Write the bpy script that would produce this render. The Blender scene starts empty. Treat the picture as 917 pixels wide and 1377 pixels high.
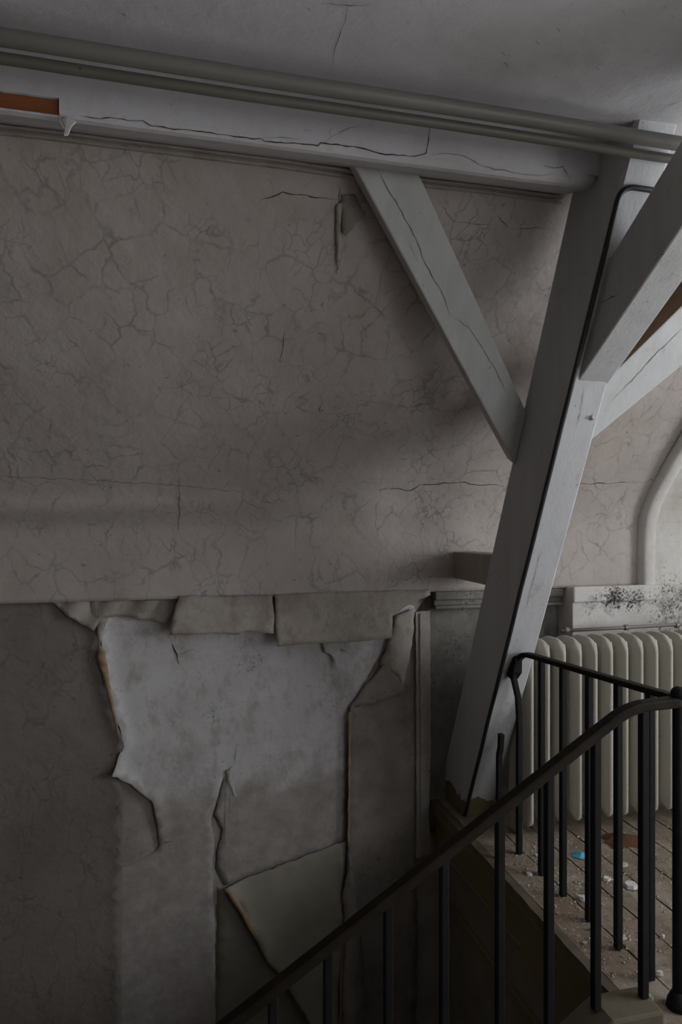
import bpy, bmesh, math, random
from mathutils import Vector, noise, geometry

# ------------------------------------------------------------------ scene, camera, light
S = 1.35            # metres per layout unit
ZF = -1.05          # landing floor, layout units below the eye
F = 920.0           # focal length in pixels of the 917 x 1377 frame
HX, HY = 458.5, 697.0
YAW = math.radians(14.0)
CO, SI = math.cos(YAW), math.sin(YAW)
sc = bpy.context.scene
col = sc.collection

def W(x, y, z):
    return Vector((x * S, y * S, (z - ZF) * S))

cam_d = bpy.data.cameras.new('camera')
cam = bpy.data.objects.new('camera', cam_d)
col.objects.link(cam)
cam_d.sensor_fit = 'HORIZONTAL'
cam_d.sensor_width = 24.0
cam_d.lens = 24.0 * F / 917.0
cam_d.shift_y = (HY - 688.5) / 917.0
cam_d.clip_start = 0.02
cam.location = W(0, 0, 0)
cam.rotation_euler = (math.radians(90), 0, -YAW)
sc.camera = cam

world = bpy.data.worlds.new('overcast_sky')
sc.world = world
world.use_nodes = True
bg = world.node_tree.nodes['Background']
bg.inputs[0].default_value = (0.80, 0.88, 1.0, 1)
bg.inputs[1].default_value = 0.6

def area(name, loc, target, sx, sy, power, colour):
    d = bpy.data.lights.new(name, 'AREA')
    d.shape = 'RECTANGLE'
    d.size, d.size_y = sx * S, sy * S
    d.energy = power
    d.color = colour
    o = bpy.data.objects.new(name, d)
    col.objects.link(o)
    o.location = W(*loc)
    o.rotation_euler = (W(*target) - W(*loc)).to_track_quat('-Z', 'Y').to_euler()
    return o

# daylight falling through the two windows the landing has
DAY = (0.990, 0.950, 0.995)
area('dormer_daylight', (2.50, 2.86, 0.10), (2.20, 1.2, -0.05), 0.66, 0.60, 34, DAY)
area('side_window_daylight', (3.12, 0.48, 0.12), (1.0, 0.75, 0.12), 1.30, 1.00, 112, DAY)
area('rear_window_daylight', (2.00, -1.74, -0.12), (1.40, 1.0, 0.25), 1.40, 1.30, 44, DAY)

vs = sc.view_settings
vs.view_transform = 'Standard'
vs.look = 'None'
vs.gamma = 1.0
vs.use_curve_mapping = False
vs.exposure = -0.36

# ------------------------------------------------------------------ geometry helpers (layout units)
def ray(px, py):
    l = (px - HX) / F
    return (l * CO + SI, CO - l * SI, -(py - HY) / F)

def on_y(px, py, y):
    d = ray(px, py)
    t = y / d[1]
    return (d[0] * t, y, d[2] * t)

def on_x(px, py, x):
    d = ray(px, py)
    t = x / d[0]
    return (x, d[1] * t, d[2] * t)

def on_z(px, py, z):
    d = ray(px, py)
    t = z / d[2]
    return (d[0] * t, d[1] * t, z)

def tag(o, label=None, cat=None, group=None, kind=None):
    if label: o['label'] = label
    if cat: o['category'] = cat
    if group: o['group'] = group
    if kind: o['kind'] = kind
    return o

def empty(name, loc, label=None, cat=None, group=None, kind=None):
    o = bpy.data.objects.new(name, None)
    o.empty_display_size = 0.05
    col.objects.link(o)
    o.location = W(*loc)
    return tag(o, label, cat, group, kind)

def worldloc(o):
    v = Vector((0, 0, 0))
    while o is not None:
        v += o.location
        o = o.parent
    return v

def mesh_obj(name, verts, faces, mat, parent=None, bevel=0.0, smooth=False, solid=0.0, segs=2):
    """verts in layout units, absolute; the object keeps its origin at the parent's."""
    off = worldloc(parent) if parent else Vector((0, 0, 0))
    me = bpy.data.meshes.new(name)
    me.from_pydata([W(*v) - off for v in verts], [], faces)
    me.update()
    bm = bmesh.new()
    bm.from_mesh(me)
    bmesh.ops.recalc_face_normals(bm, faces=bm.faces)
    bm.to_mesh(me)
    bm.free()
    if smooth:
        for p in me.polygons: p.use_smooth = True
    me.materials.append(mat)
    o = bpy.data.objects.new(name, me)
    col.objects.link(o)
    o.parent = parent
    if solid:
        m = o.modifiers.new('thickness', 'SOLIDIFY')
        m.thickness = solid * S
        m.offset = 0
    if bevel:
        m = o.modifiers.new('bevel', 'BEVEL')
        m.width = bevel * S
        m.segments = segs
        m.limit_method = 'ANGLE'
        m.angle_limit = math.radians(40)
    return o

BOXF = [(0, 1, 2, 3), (7, 6, 5, 4), (0, 4, 5, 1), (1, 5, 6, 2), (2, 6, 7, 3), (3, 7, 4, 0)]

def boxv(x0, x1, y0, y1, z0, z1):
    return [(x0, y0, z0), (x1, y0, z0), (x1, y1, z0), (x0, y1, z0), (x0, y0, z1), (x1, y0, z1), (x1, y1, z1), (x0, y1, z1)]

def box(name, b, mat, parent=None, bevel=0.0):
    return mesh_obj(name, boxv(*b), BOXF, mat, parent, bevel)

def prism_x(profile, x0, x1):
    n = len(profile)
    v = [(x0, y, z) for y, z in profile] + [(x1, y, z) for y, z in profile]
    f = [tuple(range(n)), tuple(range(2 * n - 1, n - 1, -1))]
    for i in range(n):
        j = (i + 1) % n
        f.append((i, i + n, j + n, j))
    return v, f

def tube(points, r, n=12, cap=True, square=False, rz=None):
    """tube along a polyline; square=True gives a flat bar of half sizes r (side) and rz (up)"""
    pts = [Vector(p) for p in points]
    v, f = [], []
    m = len(pts)
    for i, p in enumerate(pts):
        if i == 0: t = pts[1] - pts[0]
        elif i == m - 1: t = pts[-1] - pts[-2]
        else: t = (pts[i + 1] - p).normalized() + (p - pts[i - 1]).normalized()
        t.normalize()
        up = Vector((0, 0, 1)) if abs(t.z) < 0.95 else Vector((0, 1, 0))
        a = t.cross(up).normalized()
        b = a.cross(t).normalized()
        rr = r[i] if isinstance(r, (list, tuple)) else r
        if square:
            q = rz if rz else rr
            ring = [p + a * rr + b * q, p - a * rr + b * q, p - a * rr - b * q, p + a * rr - b * q]
        else:
            ring = [p + (a * math.cos(2 * math.pi * k / n) + b * math.sin(2 * math.pi * k / n)) * rr for k in range(n)]
        v += [tuple(q) for q in ring]
    k = 4 if square else n
    for i in range(m - 1):
        for j in range(k):
            f.append((i * k + j, i * k + (j + 1) % k, (i + 1) * k + (j + 1) % k, (i + 1) * k + j))
    if cap:
        f.append(tuple(range(k)))
        f.append(tuple(range((m - 1) * k, m * k)))
    return v, f

def arc(p0, p1, p2, n=8):
    """quadratic bend p0 -> p2 with the corner p1"""
    a, b, c = Vector(p0), Vector(p1), Vector(p2)
    return [tuple(a * (1 - t) ** 2 + b * 2 * t * (1 - t) + c * t * t) for t in [i / n for i in range(n + 1)]]

def jag(poly, amp, step, seed, closed=True):
    rnd = random.Random(seed)
    out = []
    n = len(poly)
    for i in range(n if closed else n - 1):
        a, b = poly[i], poly[(i + 1) % n]
        dx, dy = b[0] - a[0], b[1] - a[1]
        ln = math.hypot(dx, dy) + 1e-6
        k = max(1, int(ln / step))
        for j in range(k):
            t = j / k
            w = 0 if j == 0 else rnd.uniform(-amp, amp)
            out.append((a[0] + dx * t - dy / ln * w, a[1] + dy * t + dx / ln * w))
    if not closed: out.append(poly[-1])
    return out

def inside(p, poly):
    r = False
    j = len(poly) - 1
    for i in range(len(poly)):
        a, b = poly[i], poly[j]
        if (a[1] > p[1]) != (b[1] > p[1]) and p[0] < (b[0] - a[0]) * (p[1] - a[1]) / (b[1] - a[1]) + a[0]:
            r = not r
        j = i
    return r

def edge_dist(p, line):
    d = 1e9
    for a, b in zip(line[:-1], line[1:]):
        dx, dy = b[0] - a[0], b[1] - a[1]
        t = max(0, min(1, ((p[0] - a[0]) * dx + (p[1] - a[1]) * dy) / (dx * dx + dy * dy + 1e-9)))
        d = min(d, math.hypot(p[0] - a[0] - dx * t, p[1] - a[1] - dy * t))
    return d

YL = 2.40           # lower stairwell wall
ZSEAM = -0.268      # where the upper, papered wall ends

def sheet(name, poly, off, mat, label=None, cat='wallpaper', parent=None, plane=YL, grid=9, thick=0.0018, amp=1.2, step=7, seed=1, group=None, smooth=True):
    """a sheet of paper on the wall; its outline lies on the wall plane, off() lifts it into the room"""
    pl = jag(poly, amp, step, seed)
    n = len(pl)
    pts = [Vector(p) for p in pl]
    x0, x1 = min(p[0] for p in pl), max(p[0] for p in pl)
    y0, y1 = min(p[1] for p in pl), max(p[1] for p in pl)
    y = y0 + grid * 0.5
    row = 0
    while y < y1:
        x = x0 + grid * (0.3 + 0.5 * (row % 2))
        while x < x1:
            if inside((x, y), pl) and edge_dist((x, y), pl + [pl[0]]) > grid * 0.45:
                pts.append(Vector((x, y)))
            x += grid
        y += grid * 0.87
        row += 1
    ov, oe, of, *_ = geometry.delaunay_2d_cdt(pts, [(i, (i + 1) % n) for i in range(n)], [], 1, 1e-4)
    verts = []
    for p in ov:
        q = on_y(p[0], p[1], plane)
        o = off(p[0], p[1])
        if isinstance(o, tuple):
            verts.append((q[0] + o[1], q[1] - o[0], q[2] + o[2]))
        else:
            verts.append((q[0], q[1] - o, q[2]))
    o = mesh_obj(name, verts, [tuple(t) for t in of], mat, parent, smooth=smooth, solid=thick)
    return tag(o, label, cat if label else None, group)

def ribbon(name, pts, width, mapper, mat, parent=None, amp=1.5, step=6, seed=3):
    """a thin open crack along a polyline"""
    pl = jag(pts, amp, step, seed, closed=False)
    rnd = random.Random(seed)
    v, f = [], []
    n = len(pl)
    for i, p in enumerate(pl):
        a, b = pl[max(0, i - 1)], pl[min(n - 1, i + 1)]
        dx, dy = b[0] - a[0], b[1] - a[1]
        ln = math.hypot(dx, dy) + 1e-6
        w = width * 0.28 * (0.35 + 1.0 * rnd.random()) * (0.2 + 0.8 * min(1, i / 3.0, (n - 1 - i) / 3.0))
        v.append(mapper(p[0] - dy / ln * w, p[1] + dx / ln * w))
        v.append(mapper(p[0] + dy / ln * w, p[1] - dx / ln * w))
    for i in range(n - 1):
        f.append((2 * i, 2 * i + 1, 2 * i + 3, 2 * i + 2))
    return mesh_obj(name, v, f, mat, parent)

# ------------------------------------------------------------------ materials
def nodes_of(name):
    m = bpy.data.materials.new(name)
    m.use_nodes = True
    nt = m.node_tree
    b = nt.nodes['Principled BSDF']
    return m, nt, b

class N:
    def __init__(s, nt): s.nt = nt; s.pos = nt.nodes.new('ShaderNodeNewGeometry').outputs['Position']
    def link(s, a, b): s.nt.links.new(a, b)
    def val(s, inp, v):
        if hasattr(v, 'is_output'): s.link(v, inp)
        else: inp.default_value = v
    def mapping(s, scale=(1, 1, 1), loc=(0, 0, 0), vec=None, rot=(0, 0, 0)):
        n = s.nt.nodes.new('ShaderNodeMapping')
        s.link(vec or s.pos, n.inputs['Vector'])
        n.inputs['Scale'].default_value = scale
        n.inputs['Location'].default_value = loc
        n.inputs['Rotation'].default_value = rot
        return n.outputs[0]
    def noise(s, scale, detail=4, rough=0.55, vec=None, out='Fac', dist=0.0):
        n = s.nt.nodes.new('ShaderNodeTexNoise')
        s.link(vec or s.pos, n.inputs['Vector'])
        n.inputs['Scale'].default_value = scale
        n.inputs['Detail'].default_value = detail
        n.inputs['Roughness'].default_value = rough
        n.inputs['Distortion'].default_value = dist
        return n.outputs[out]
    def voronoi(s, scale, vec=None, feature='DISTANCE_TO_EDGE'):
        n = s.nt.nodes.new('ShaderNodeTexVoronoi')
        n.feature = feature
        s.link(vec or s.pos, n.inputs['Vector'])
        n.inputs['Scale'].default_value = scale
        return n.outputs['Distance']
    def ramp(s, fac, a, b, lo=0.0, hi=1.0):
        n = s.nt.nodes.new('ShaderNodeMapRange')
        n.clamp = True
        s.val(n.inputs[0], fac)
        n.inputs[1].default_value = a
        n.inputs[2].default_value = b
        n.inputs[3].default_value = lo
        n.inputs[4].default_value = hi
        return n.outputs[0]
    def math(s, op, a, b=0.0):
        n = s.nt.nodes.new('ShaderNodeMath')
        n.operation = op
        s.val(n.inputs[0], a)
        s.val(n.inputs[1], b)
        return n.outputs[0]
    def mix(s, fac, a, b):
        n = s.nt.nodes.new('ShaderNodeMix')
        n.data_type = 'RGBA'
        s.val(n.inputs['Factor'], fac)
        for key, v in (('A', a), ('B', b)):
            i = [q for q in n.inputs if q.name == key and q.type == 'RGBA'][0]
            s.val(i, v if hasattr(v, 'is_output') else (*v, 1))
        return [q for q in n.outputs if q.type == 'RGBA'][0]
    def vadd(s, a, b, k):
        n = s.nt.nodes.new('ShaderNodeVectorMath')
        n.operation = 'MULTIPLY_ADD'
        s.link(b, n.inputs[0])
        n.inputs[1].default_value = (k, k, k)
        s.link(a, n.inputs[2])
        return n.outputs[0]
    def blob(s, centre, radius, soft=0.6):
        """1 inside a ball round a layout point, fading to 0 at its rim; used to place stains and mould"""
        n = s.nt.nodes.new('ShaderNodeVectorMath')
        n.operation = 'DISTANCE'
        s.link(s.pos, n.inputs[0])
        n.inputs[1].default_value = W(*centre)
        return s.ramp(n.outputs['Value'], radius * S * (1 - soft), radius * S, 1.0, 0.0)
    def bump(s, bsdf, h, dist=0.004, strength=0.6):
        n = s.nt.nodes.new('ShaderNodeBump')
        n.inputs['Strength'].default_value = strength
        n.inputs['Distance'].default_value = dist
        s.link(h, n.inputs['Height'])
        s.link(n.outputs[0], bsdf.inputs['Normal'])

def simple(name, c, c2=None, scale=6, rough=0.7, bump=0.25, metal=0.0, stretch=(1, 1, 1), spec=0.3, bscale=60, dist=0.002):
    m, nt, b = nodes_of(name)
    n = N(nt)
    v = n.mapping(stretch)
    f = n.ramp(n.noise(scale, 6, 0.6, v), 0.3, 0.7)
    c2 = c2 or tuple(q * 0.72 for q in c)
    n.link(n.mix(f, c, c2), b.inputs['Base Color'])
    b.inputs['Roughness'].default_value = rough
    b.inputs['Metallic'].default_value = metal
    b.inputs['Specular IOR Level'].default_value = spec
    if bump:
        n.bump(b, n.noise(bscale, 5, 0.6, v), dist, bump)
    return m

def marble_paper(name, c, c2, vein, stain, amount=0.8, dirt_z=None):
    """old wallpaper printed with a marble vein pattern"""
    m, nt, b = nodes_of(name)
    n = N(nt)
    warp = n.noise(5.0, 3, 0.6, out='Color')
    v0 = n.vadd(n.mapping((1.15, 1.0, 0.72), rot=(0, 0.35, 0)), warp, 0.16)
    fine = n.noise(24.0, 2, 0.6, out='Color')
    v1 = n.vadd(v0, fine, 0.022)
    e1 = n.ramp(n.voronoi(7.5, v1), 0.0, 0.05, 1.0, 0.0)
    e2 = n.ramp(n.voronoi(15.0, v1), 0.0, 0.055, 1.0, 0.0)
    k1 = n.ramp(n.noise(6.5, 4, 0.65), 0.40, 0.68, 0.03, 1.0)
    k2 = n.ramp(n.noise(4.2, 3, 0.6, n.mapping(loc=(3, 1, 7))), 0.52, 0.66)
    veins = n.math('MAXIMUM', n.math('MULTIPLY', e1, k1), n.math('MULTIPLY', e2, k2))
    veins = n.math('MULTIPLY', veins, amount)
    base = n.mix(n.ramp(n.noise(3.0, 5, 0.6), 0.35, 0.68), c, c2)
    base = n.mix(n.ramp(n.noise(2.0, 6, 0.65, n.mapping((1, 1, 0.7), (9, 2, 4))), 0.52, 0.75, 0.0, 0.55), base, stain)
    colr = n.mix(veins, base, vein)
    spots = n.ramp(n.noise(38, 2, 0.5), 0.70, 0.76, 0.0, 0.5)
    colr = n.mix(spots, colr, tuple(q * 0.5 for q in stain))
    n.link(colr, b.inputs['Base Color'])
    b.inputs['Roughness'].default_value = 0.78
    b.inputs['Specular IOR Level'].default_value = 0.2
    h = n.math('ADD', n.noise(14, 6, 0.6), n.math('MULTIPLY', n.noise(3.2, 3, 0.5), 2.0))
    n.bump(b, h, 0.010, 0.55)
    return m

def plaster(name, c, c2, stain, blobs=(), speck=0.35, crackle=0.0, low=None, mottle=0.5):
    m, nt, b = nodes_of(name)
    n = N(nt)
    base = n.mix(n.ramp(n.noise(4.0, 6, 0.62), 0.36, 0.66), c, c2)
    base = n.mix(n.ramp(n.noise(9.0, 7, 0.75, n.mapping((1, 1, 0.6), (4, 4, 1))), 0.50, 0.66, 0.0, mottle), base, stain)
    base = n.mix(n.ramp(n.noise(2.6, 8, 0.75, n.mapping((1, 1, 0.8), (7, 1, 2))), 0.50, 0.64, 0.0, mottle * 0.8), base, stain)
    if crackle:
        warp = n.noise(6.0, 3, 0.6, out='Color')
        e = n.ramp(n.voronoi(5.0, n.vadd(n.pos, warp, 0.2)), 0.0, 0.012, crackle, 0.0)
        base = n.mix(n.math('MULTIPLY', e, n.ramp(n.noise(3.0, 2), 0.52, 0.6)), base, (0.05, 0.045, 0.04))
    sp = n.ramp(n.noise(55, 2, 0.5), 0.68, 0.74, 0.0, speck)
    base = n.mix(sp, base, (0.06, 0.055, 0.05))
    for centre, rad, dens, dark in blobs:
        msk = n.blob(centre, rad, 0.95)
        soft = n.ramp(n.math('ADD', n.noise(22, 6, 0.7), n.math('MULTIPLY', msk, 0.30)), 0.80 - dens, 1.02 - dens)
        dots = n.ramp(n.math('ADD', n.noise(75, 3, 0.6), n.math('MULTIPLY', msk, 0.22)), 0.80 - dens, 0.90 - dens)
        fac = n.math('MAXIMUM', n.math('MULTIPLY', soft, 0.75), dots)
        base = n.mix(n.math('MULTIPLY', fac, n.math('MULTIPLY', n.ramp(msk, 0.0, 0.5), dark)), base, (0.05, 0.048, 0.045))
    if low is not None:                      # damp-stained lower part with a ragged upper rim
        sep = nt.nodes.new('ShaderNodeSeparateXYZ')
        n.link(n.pos, sep.inputs[0])
        z = n.math('ADD', sep.outputs['Z'], n.math('MULTIPLY', n.math('SUBTRACT', n.noise(5, 6, 0.65), 0.5), 0.45))
        base = n.mix(n.ramp(z, low[0] - 0.06, low[0] + 0.06, 1.0, 0.0), base, n.mix(n.ramp(n.noise(12, 6, 0.7), 0.35, 0.65), low[1], low[2]))
    n.link(base, b.inputs['Base Color'])
    b.inputs['Roughness'].default_value = 0.85
    b.inputs['Specular IOR Level'].default_value = 0.15
    n.bump(b, n.math('ADD', n.noise(18, 7, 0.65), n.math('MULTIPLY', n.noise(4, 3), 1.4)), 0.006, 0.5)
    return m

def painted_wood(name, c, c2, grime, low=None, low_z=0.0, grain=(3.0, 3.0, 0.35)):
    m, nt, b = nodes_of(name)
    n = N(nt)
    base = n.mix(n.ramp(n.noise(5.0, 5, 0.6, n.mapping(grain)), 0.35, 0.7), c, c2)
    base = n.mix(n.ramp(n.noise(11.0, 7, 0.7), 0.60, 0.75, 0.0, 0.55), base, grime)
    base = n.mix(n.ramp(n.noise(60.0, 2, 0.5), 0.72, 0.76, 0.0, 0.7), base, tuple(q * 0.3 for q in grime))
    if low is not None:                      # a lower coat of paint with a ragged upper rim
        sep = nt.nodes.new('ShaderNodeSeparateXYZ')
        n.link(n.pos, sep.inputs[0])
        z = n.math('ADD', sep.outputs['Z'], n.math('MULTIPLY', n.math('SUBTRACT', n.noise(13, 4, 0.6), 0.5), 0.16))
        base = n.mix(n.ramp(z, low_z - 0.004, low_z + 0.004, 1.0, 0.0), base, low)
    n.link(base, b.inputs['Base Color'])
    b.inputs['Roughness'].default_value = 0.55
    b.inputs['Specular IOR Level'].default_value = 0.35
    n.bump(b, n.noise(30, 6, 0.65, n.mapping(grain)), 0.003, 0.35)
    return m

M = {}
M['paper_upper'] = marble_paper('marbled_wallpaper_warm_grey', (0.50, 0.455, 0.43), (0.43, 0.385, 0.355), (0.22, 0.21, 0.215), (0.36, 0.31, 0.245))
M['paper_left'] = marble_paper('marbled_wallpaper_stairwell', (0.25, 0.225, 0.203), (0.20, 0.18, 0.16), (0.105, 0.10, 0.095), (0.145, 0.122, 0.092), 0.7)
M['paper_right'] = plaster('smoky_wallpaper', (0.33, 0.30, 0.275), (0.23, 0.21, 0.185), (0.15, 0.13, 0.105), speck=0.5)
M['paper_back'] = simple('wallpaper_backing_olive', (0.36, 0.345, 0.285), (0.28, 0.265, 0.205), 7, 0.85, 0.3)
M['paper_olive'] = simple('old_paper_olive_brown', (0.25, 0.23, 0.19), (0.19, 0.17, 0.135), 7, 0.85, 0.3)
M['paper_strip'] = plaster('hanging_wallpaper_strip', (0.46, 0.425, 0.39), (0.38, 0.345, 0.31), (0.25, 0.21, 0.165), speck=0.35, mottle=0.7)
M['torn_edge'] = simple('torn_paper_edge_tan', (0.42, 0.295, 0.185), (0.30, 0.215, 0.14), 20, 0.9, 0.2)
M['lining'] = plaster('white_lining_paper', (0.66, 0.65, 0.66), (0.58, 0.565, 0.565), (0.40, 0.375, 0.345), speck=0.35, mottle=0.8,
                      blobs=[(on_y(285, 955, YL), 0.13, 0.02, 0.6), (on_y(335, 885, YL), 0.16, 0.04, 0.45), (on_y(450, 940, YL), 0.14, 0.02, 0.4), (on_y(150, 930, YL), 0.10, 0.04, 0.4)],
                      low=((on_y(250, 1065, YL)[2] - ZF) * S, (0.45, 0.42, 0.395), (0.32, 0.298, 0.275)))
M['plaster_low'] = plaster('grey_stairwell_plaster', (0.45, 0.42, 0.395), (0.32, 0.298, 0.275), (0.22, 0.20, 0.175), speck=0.5)
M['ceiling'] = plaster('ceiling_plaster', (0.68, 0.67, 0.69), (0.63, 0.62, 0.635), (0.50, 0.485, 0.48), speck=0.15, crackle=0.0, mottle=0.25)
M['girder'] = plaster('girder_plaster', (0.60, 0.59, 0.61), (0.55, 0.54, 0.555), (0.46, 0.44, 0.43), speck=0.15, mottle=0.3)
M['breast'] = plaster('window_breast_plaster', (0.66, 0.645, 0.62), (0.58, 0.56, 0.53), (0.47, 0.44, 0.38), speck=0.3,
                      blobs=[(on_y(828, 806, 2.28), 0.085, 0.20, 1.0), (on_y(855, 808, 2.28), 0.08, 0.18, 0.95), (on_y(908, 815, 2.28), 0.19, 0.13, 0.85), (on_y(800, 812, 2.28), 0.09, 0.10, 0.8)])
M['mould_shade_wall'] = plaster('mouldy_shaded_recess_plaster', (0.27, 0.255, 0.235), (0.19, 0.178, 0.16), (0.10, 0.092, 0.08), speck=0.6,
                      blobs=[(on_y(620, 800, YL), 0.10, 0.14, 0.85), (on_y(612, 870, YL), 0.16, 0.06, 0.7)])  # base colour darkened for the recess shade; the blobs are mould
M['room'] = plaster('room_plaster', (0.30, 0.255, 0.205), (0.25, 0.21, 0.165), (0.19, 0.155, 0.115), speck=0.2)
M['timber_grey'] = painted_wood('pale_grey_timber_paint', (0.56, 0.57, 0.585), (0.50, 0.505, 0.515), (0.33, 0.31, 0.27), low=(0.17, 0.15, 0.07), low_z=0.07 * S)
M['timber_brace'] = painted_wood('pale_grey_brace_paint', (0.55, 0.56, 0.56), (0.48, 0.485, 0.48), (0.31, 0.29, 0.25))
M['timber_block'] = painted_wood('beige_grey_block_paint', (0.40, 0.37, 0.31), (0.33, 0.30, 0.25), (0.20, 0.17, 0.13))
M['timber_brown'] = simple('bare_red_brown_timber', (0.30, 0.105, 0.04), (0.19, 0.062, 0.025), 14, 0.8, 0.5, stretch=(0.15, 2, 2), dist=0.003)
M['timber_shade'] = simple('brown_brace_shade', (0.20, 0.13, 0.075), (0.14, 0.09, 0.05), 14, 0.8, 0.5, stretch=(0.5, 2, 2), dist=0.003)
M['olive'] = painted_wood('olive_fascia_paint', (0.21, 0.178, 0.092), (0.165, 0.14, 0.074), (0.11, 0.095, 0.06), grain=(3, 0.4, 3))
M['string'] = simple('worn_brown_string_paint', (0.15, 0.13, 0.095), (0.10, 0.085, 0.06), 9, 0.8, 0.4)
M['pipe'] = simple('grey_green_pipe_paint', (0.20, 0.195, 0.172), (0.165, 0.16, 0.138), 5, 0.45, 0.15, stretch=(0.3, 2, 2), spec=0.5)
M['pipe_dark'] = simple('grey_olive_pipe_paint', (0.155, 0.147, 0.122), (0.125, 0.117, 0.094), 5, 0.45, 0.15, stretch=(0.3, 2, 2), spec=0.5)
M['iron'] = simple('black_wrought_iron', (0.010, 0.010, 0.0125), (0.018, 0.0165, 0.017), 25, 0.6, 0.3, spec=0.15)
M['rail'] = simple('brown_black_handrail', (0.026, 0.020, 0.0135), (0.014, 0.0115, 0.0085), 18, 0.65, 0.3, spec=0.12)
M['cable'] = simple('black_cable_sheath', (0.018, 0.018, 0.020), (0.03, 0.03, 0.03), 30, 0.45, 0.1, spec=0.5)
M['radiator'] = painted_wood('cream_radiator_enamel', (0.46, 0.44, 0.385), (0.40, 0.38, 0.325), (0.33, 0.26, 0.16))
def dusty_board(name):
    m, nt, b = nodes_of(name)
    n = N(nt)
    base = n.mix(n.ramp(n.noise(5, 6, 0.6, n.mapping((4, 0.5, 1))), 0.3, 0.7), (0.28, 0.225, 0.165), (0.18, 0.14, 0.10))
    base = n.mix(n.ramp(n.noise(3.2, 7, 0.7), 0.46, 0.66, 0.0, 0.6), base, (0.42, 0.38, 0.325))
    base = n.mix(n.ramp(n.noise(26, 6, 0.7), 0.56, 0.68, 0.0, 0.7), base, (0.11, 0.09, 0.065))
    base = n.mix(n.ramp(n.noise(70, 3, 0.6), 0.62, 0.70, 0.0, 0.6), base, (0.55, 0.53, 0.50))
    n.link(base, b.inputs['Base Color'])
    b.inputs['Roughness'].default_value = 0.92
    b.inputs['Specular IOR Level'].default_value = 0.15
    n.bump(b, n.math('ADD', n.noise(60, 5, 0.7), n.noise(14, 5, 0.6)), 0.006, 0.6)
    return m
M['board'] = dusty_board('dusty_floorboard')
M['dust'] = simple('grey_plaster_dust', (0.52, 0.50, 0.475), (0.40, 0.375, 0.34), 20, 0.95, 0.4)
M['chip'] = simple('white_plaster_chip', (0.70, 0.69, 0.68), (0.55, 0.52, 0.48), 20, 0.9, 0.3)
M['dirt'] = simple('red_brown_dirt', (0.13, 0.062, 0.028), (0.09, 0.045, 0.022), 22, 0.95, 0.6, dist=0.006)
M['blue'] = simple('turquoise_paper', (0.10, 0.42, 0.60), (0.07, 0.33, 0.50), 12, 0.6, 0.1)
M['crack'] = simple('crack_dark', (0.035, 0.032, 0.030), (0.05, 0.045, 0.04), 30, 0.95, 0.0)
M['crack_soft'] = simple('crack_grey', (0.15, 0.14, 0.13), (0.12, 0.11, 0.10), 30, 0.95, 0.0)
M['rust'] = simple('rust_spot', (0.20, 0.07, 0.02), (0.12, 0.04, 0.015), 40, 0.9, 0.2)
M['window_paint'] = simple('white_window_paint', (0.70, 0.70, 0.68), (0.60, 0.59, 0.56), 8, 0.5, 0.2)
M['metal'] = simple('dull_brass', (0.35, 0.30, 0.20), (0.25, 0.21, 0.14), 20, 0.4, 0.1, metal=0.6)

gm = bpy.data.materials.new('window_glass')
gm.use_nodes = True
gnt = gm.node_tree
gnt.nodes.remove(gnt.nodes['Principled BSDF'])
tr = gnt.nodes.new('ShaderNodeBsdfTransparent')
tr.inputs[0].default_value = (0.93, 0.96, 0.95, 1)
gl = gnt.nodes.new('ShaderNodeBsdfGlossy')
gl.inputs['Roughness'].default_value = 0.03
mx = gnt.nodes.new('ShaderNodeMixShader')
mx.inputs[0].default_value = 0.08
gnt.links.new(tr.outputs[0], mx.inputs[1])
gnt.links.new(gl.outputs[0], mx.inputs[2])
gnt.links.new(mx.outputs[0], gnt.nodes['Material Output'].inputs[0])
M['glass'] = gm

# ------------------------------------------------------------------ the setting
XL, XR, YB = -2.0, 3.0, -1.6        # room limits
ZC = 0.888                          # ceiling
ZB = -3.0                           # floor of the storey below
XE = 0.955                          # edge of the landing above the stairwell
YR = 1.25                           # railing along the stair flight
PROF = [(-0.30, 2.34), (-0.05, 2.338), (0.05, 2.305), (0.15, 2.232), (0.30, 2.10), (0.50, 1.910), (0.70, 1.715), (0.85, 1.600), (1.00, 1.47)]

def wall_y0(z):
    if z <= PROF[0][0]: return PROF[0][1]
    for i in range(len(PROF) - 1):
        if z <= PROF[i + 1][0]:
            z0, y0 = PROF[i]
            z1, y1 = PROF[i + 1]
            s0 = (y1 - PROF[max(0, i - 1)][1]) / (z1 - PROF[max(0, i - 1)][0])
            k = min(len(PROF) - 1, i + 2)
            s1 = (PROF[k][1] - y0) / (PROF[k][0] - z0)
            h = z1 - z0
            t = (z - z0) / h
            return ((2 * t ** 3 - 3 * t ** 2 + 1) * y0 + (t ** 3 - 2 * t * t + t) * h * s0 + (-2 * t ** 3 + 3 * t * t) * y1 + (t ** 3 - t * t) * h * s1)
    return PROF[-1][1]

def wall_y(x, z):
    y = wall_y0(z)
    b = noise.noise(Vector((x * 2.6, z * 3.2, 3.1))) * 0.010 + noise.noise(Vector((x * 7, z * 8, 9.1))) * 0.0035
    # a sagging fold in the paper at the foot of the slope, strongest on the left
    w = max(0.0, min(1.0, (0.75 - x) / 0.9))
    zf = 0.018 + 0.012 * math.sin(x * 3.0)
    b -= 0.014 * w * math.exp(-((z - zf - 0.025) / 0.030) ** 2)
    b += 0.016 * w * math.exp(-((z - zf + 0.055) / 0.045) ** 2)
    return y + b

def on_wall(px, py, lift=0.0):
    d = ray(px, py)
    a, b = 0.5, 4.0
    for _ in range(40):
        t = (a + b) / 2
        if d[1] * t - (wall_y(d[0] * t, d[2] * t) - lift) > 0: b = t
        else: a = t
    return (d[0] * a, d[1] * a, d[2] * a)

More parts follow.
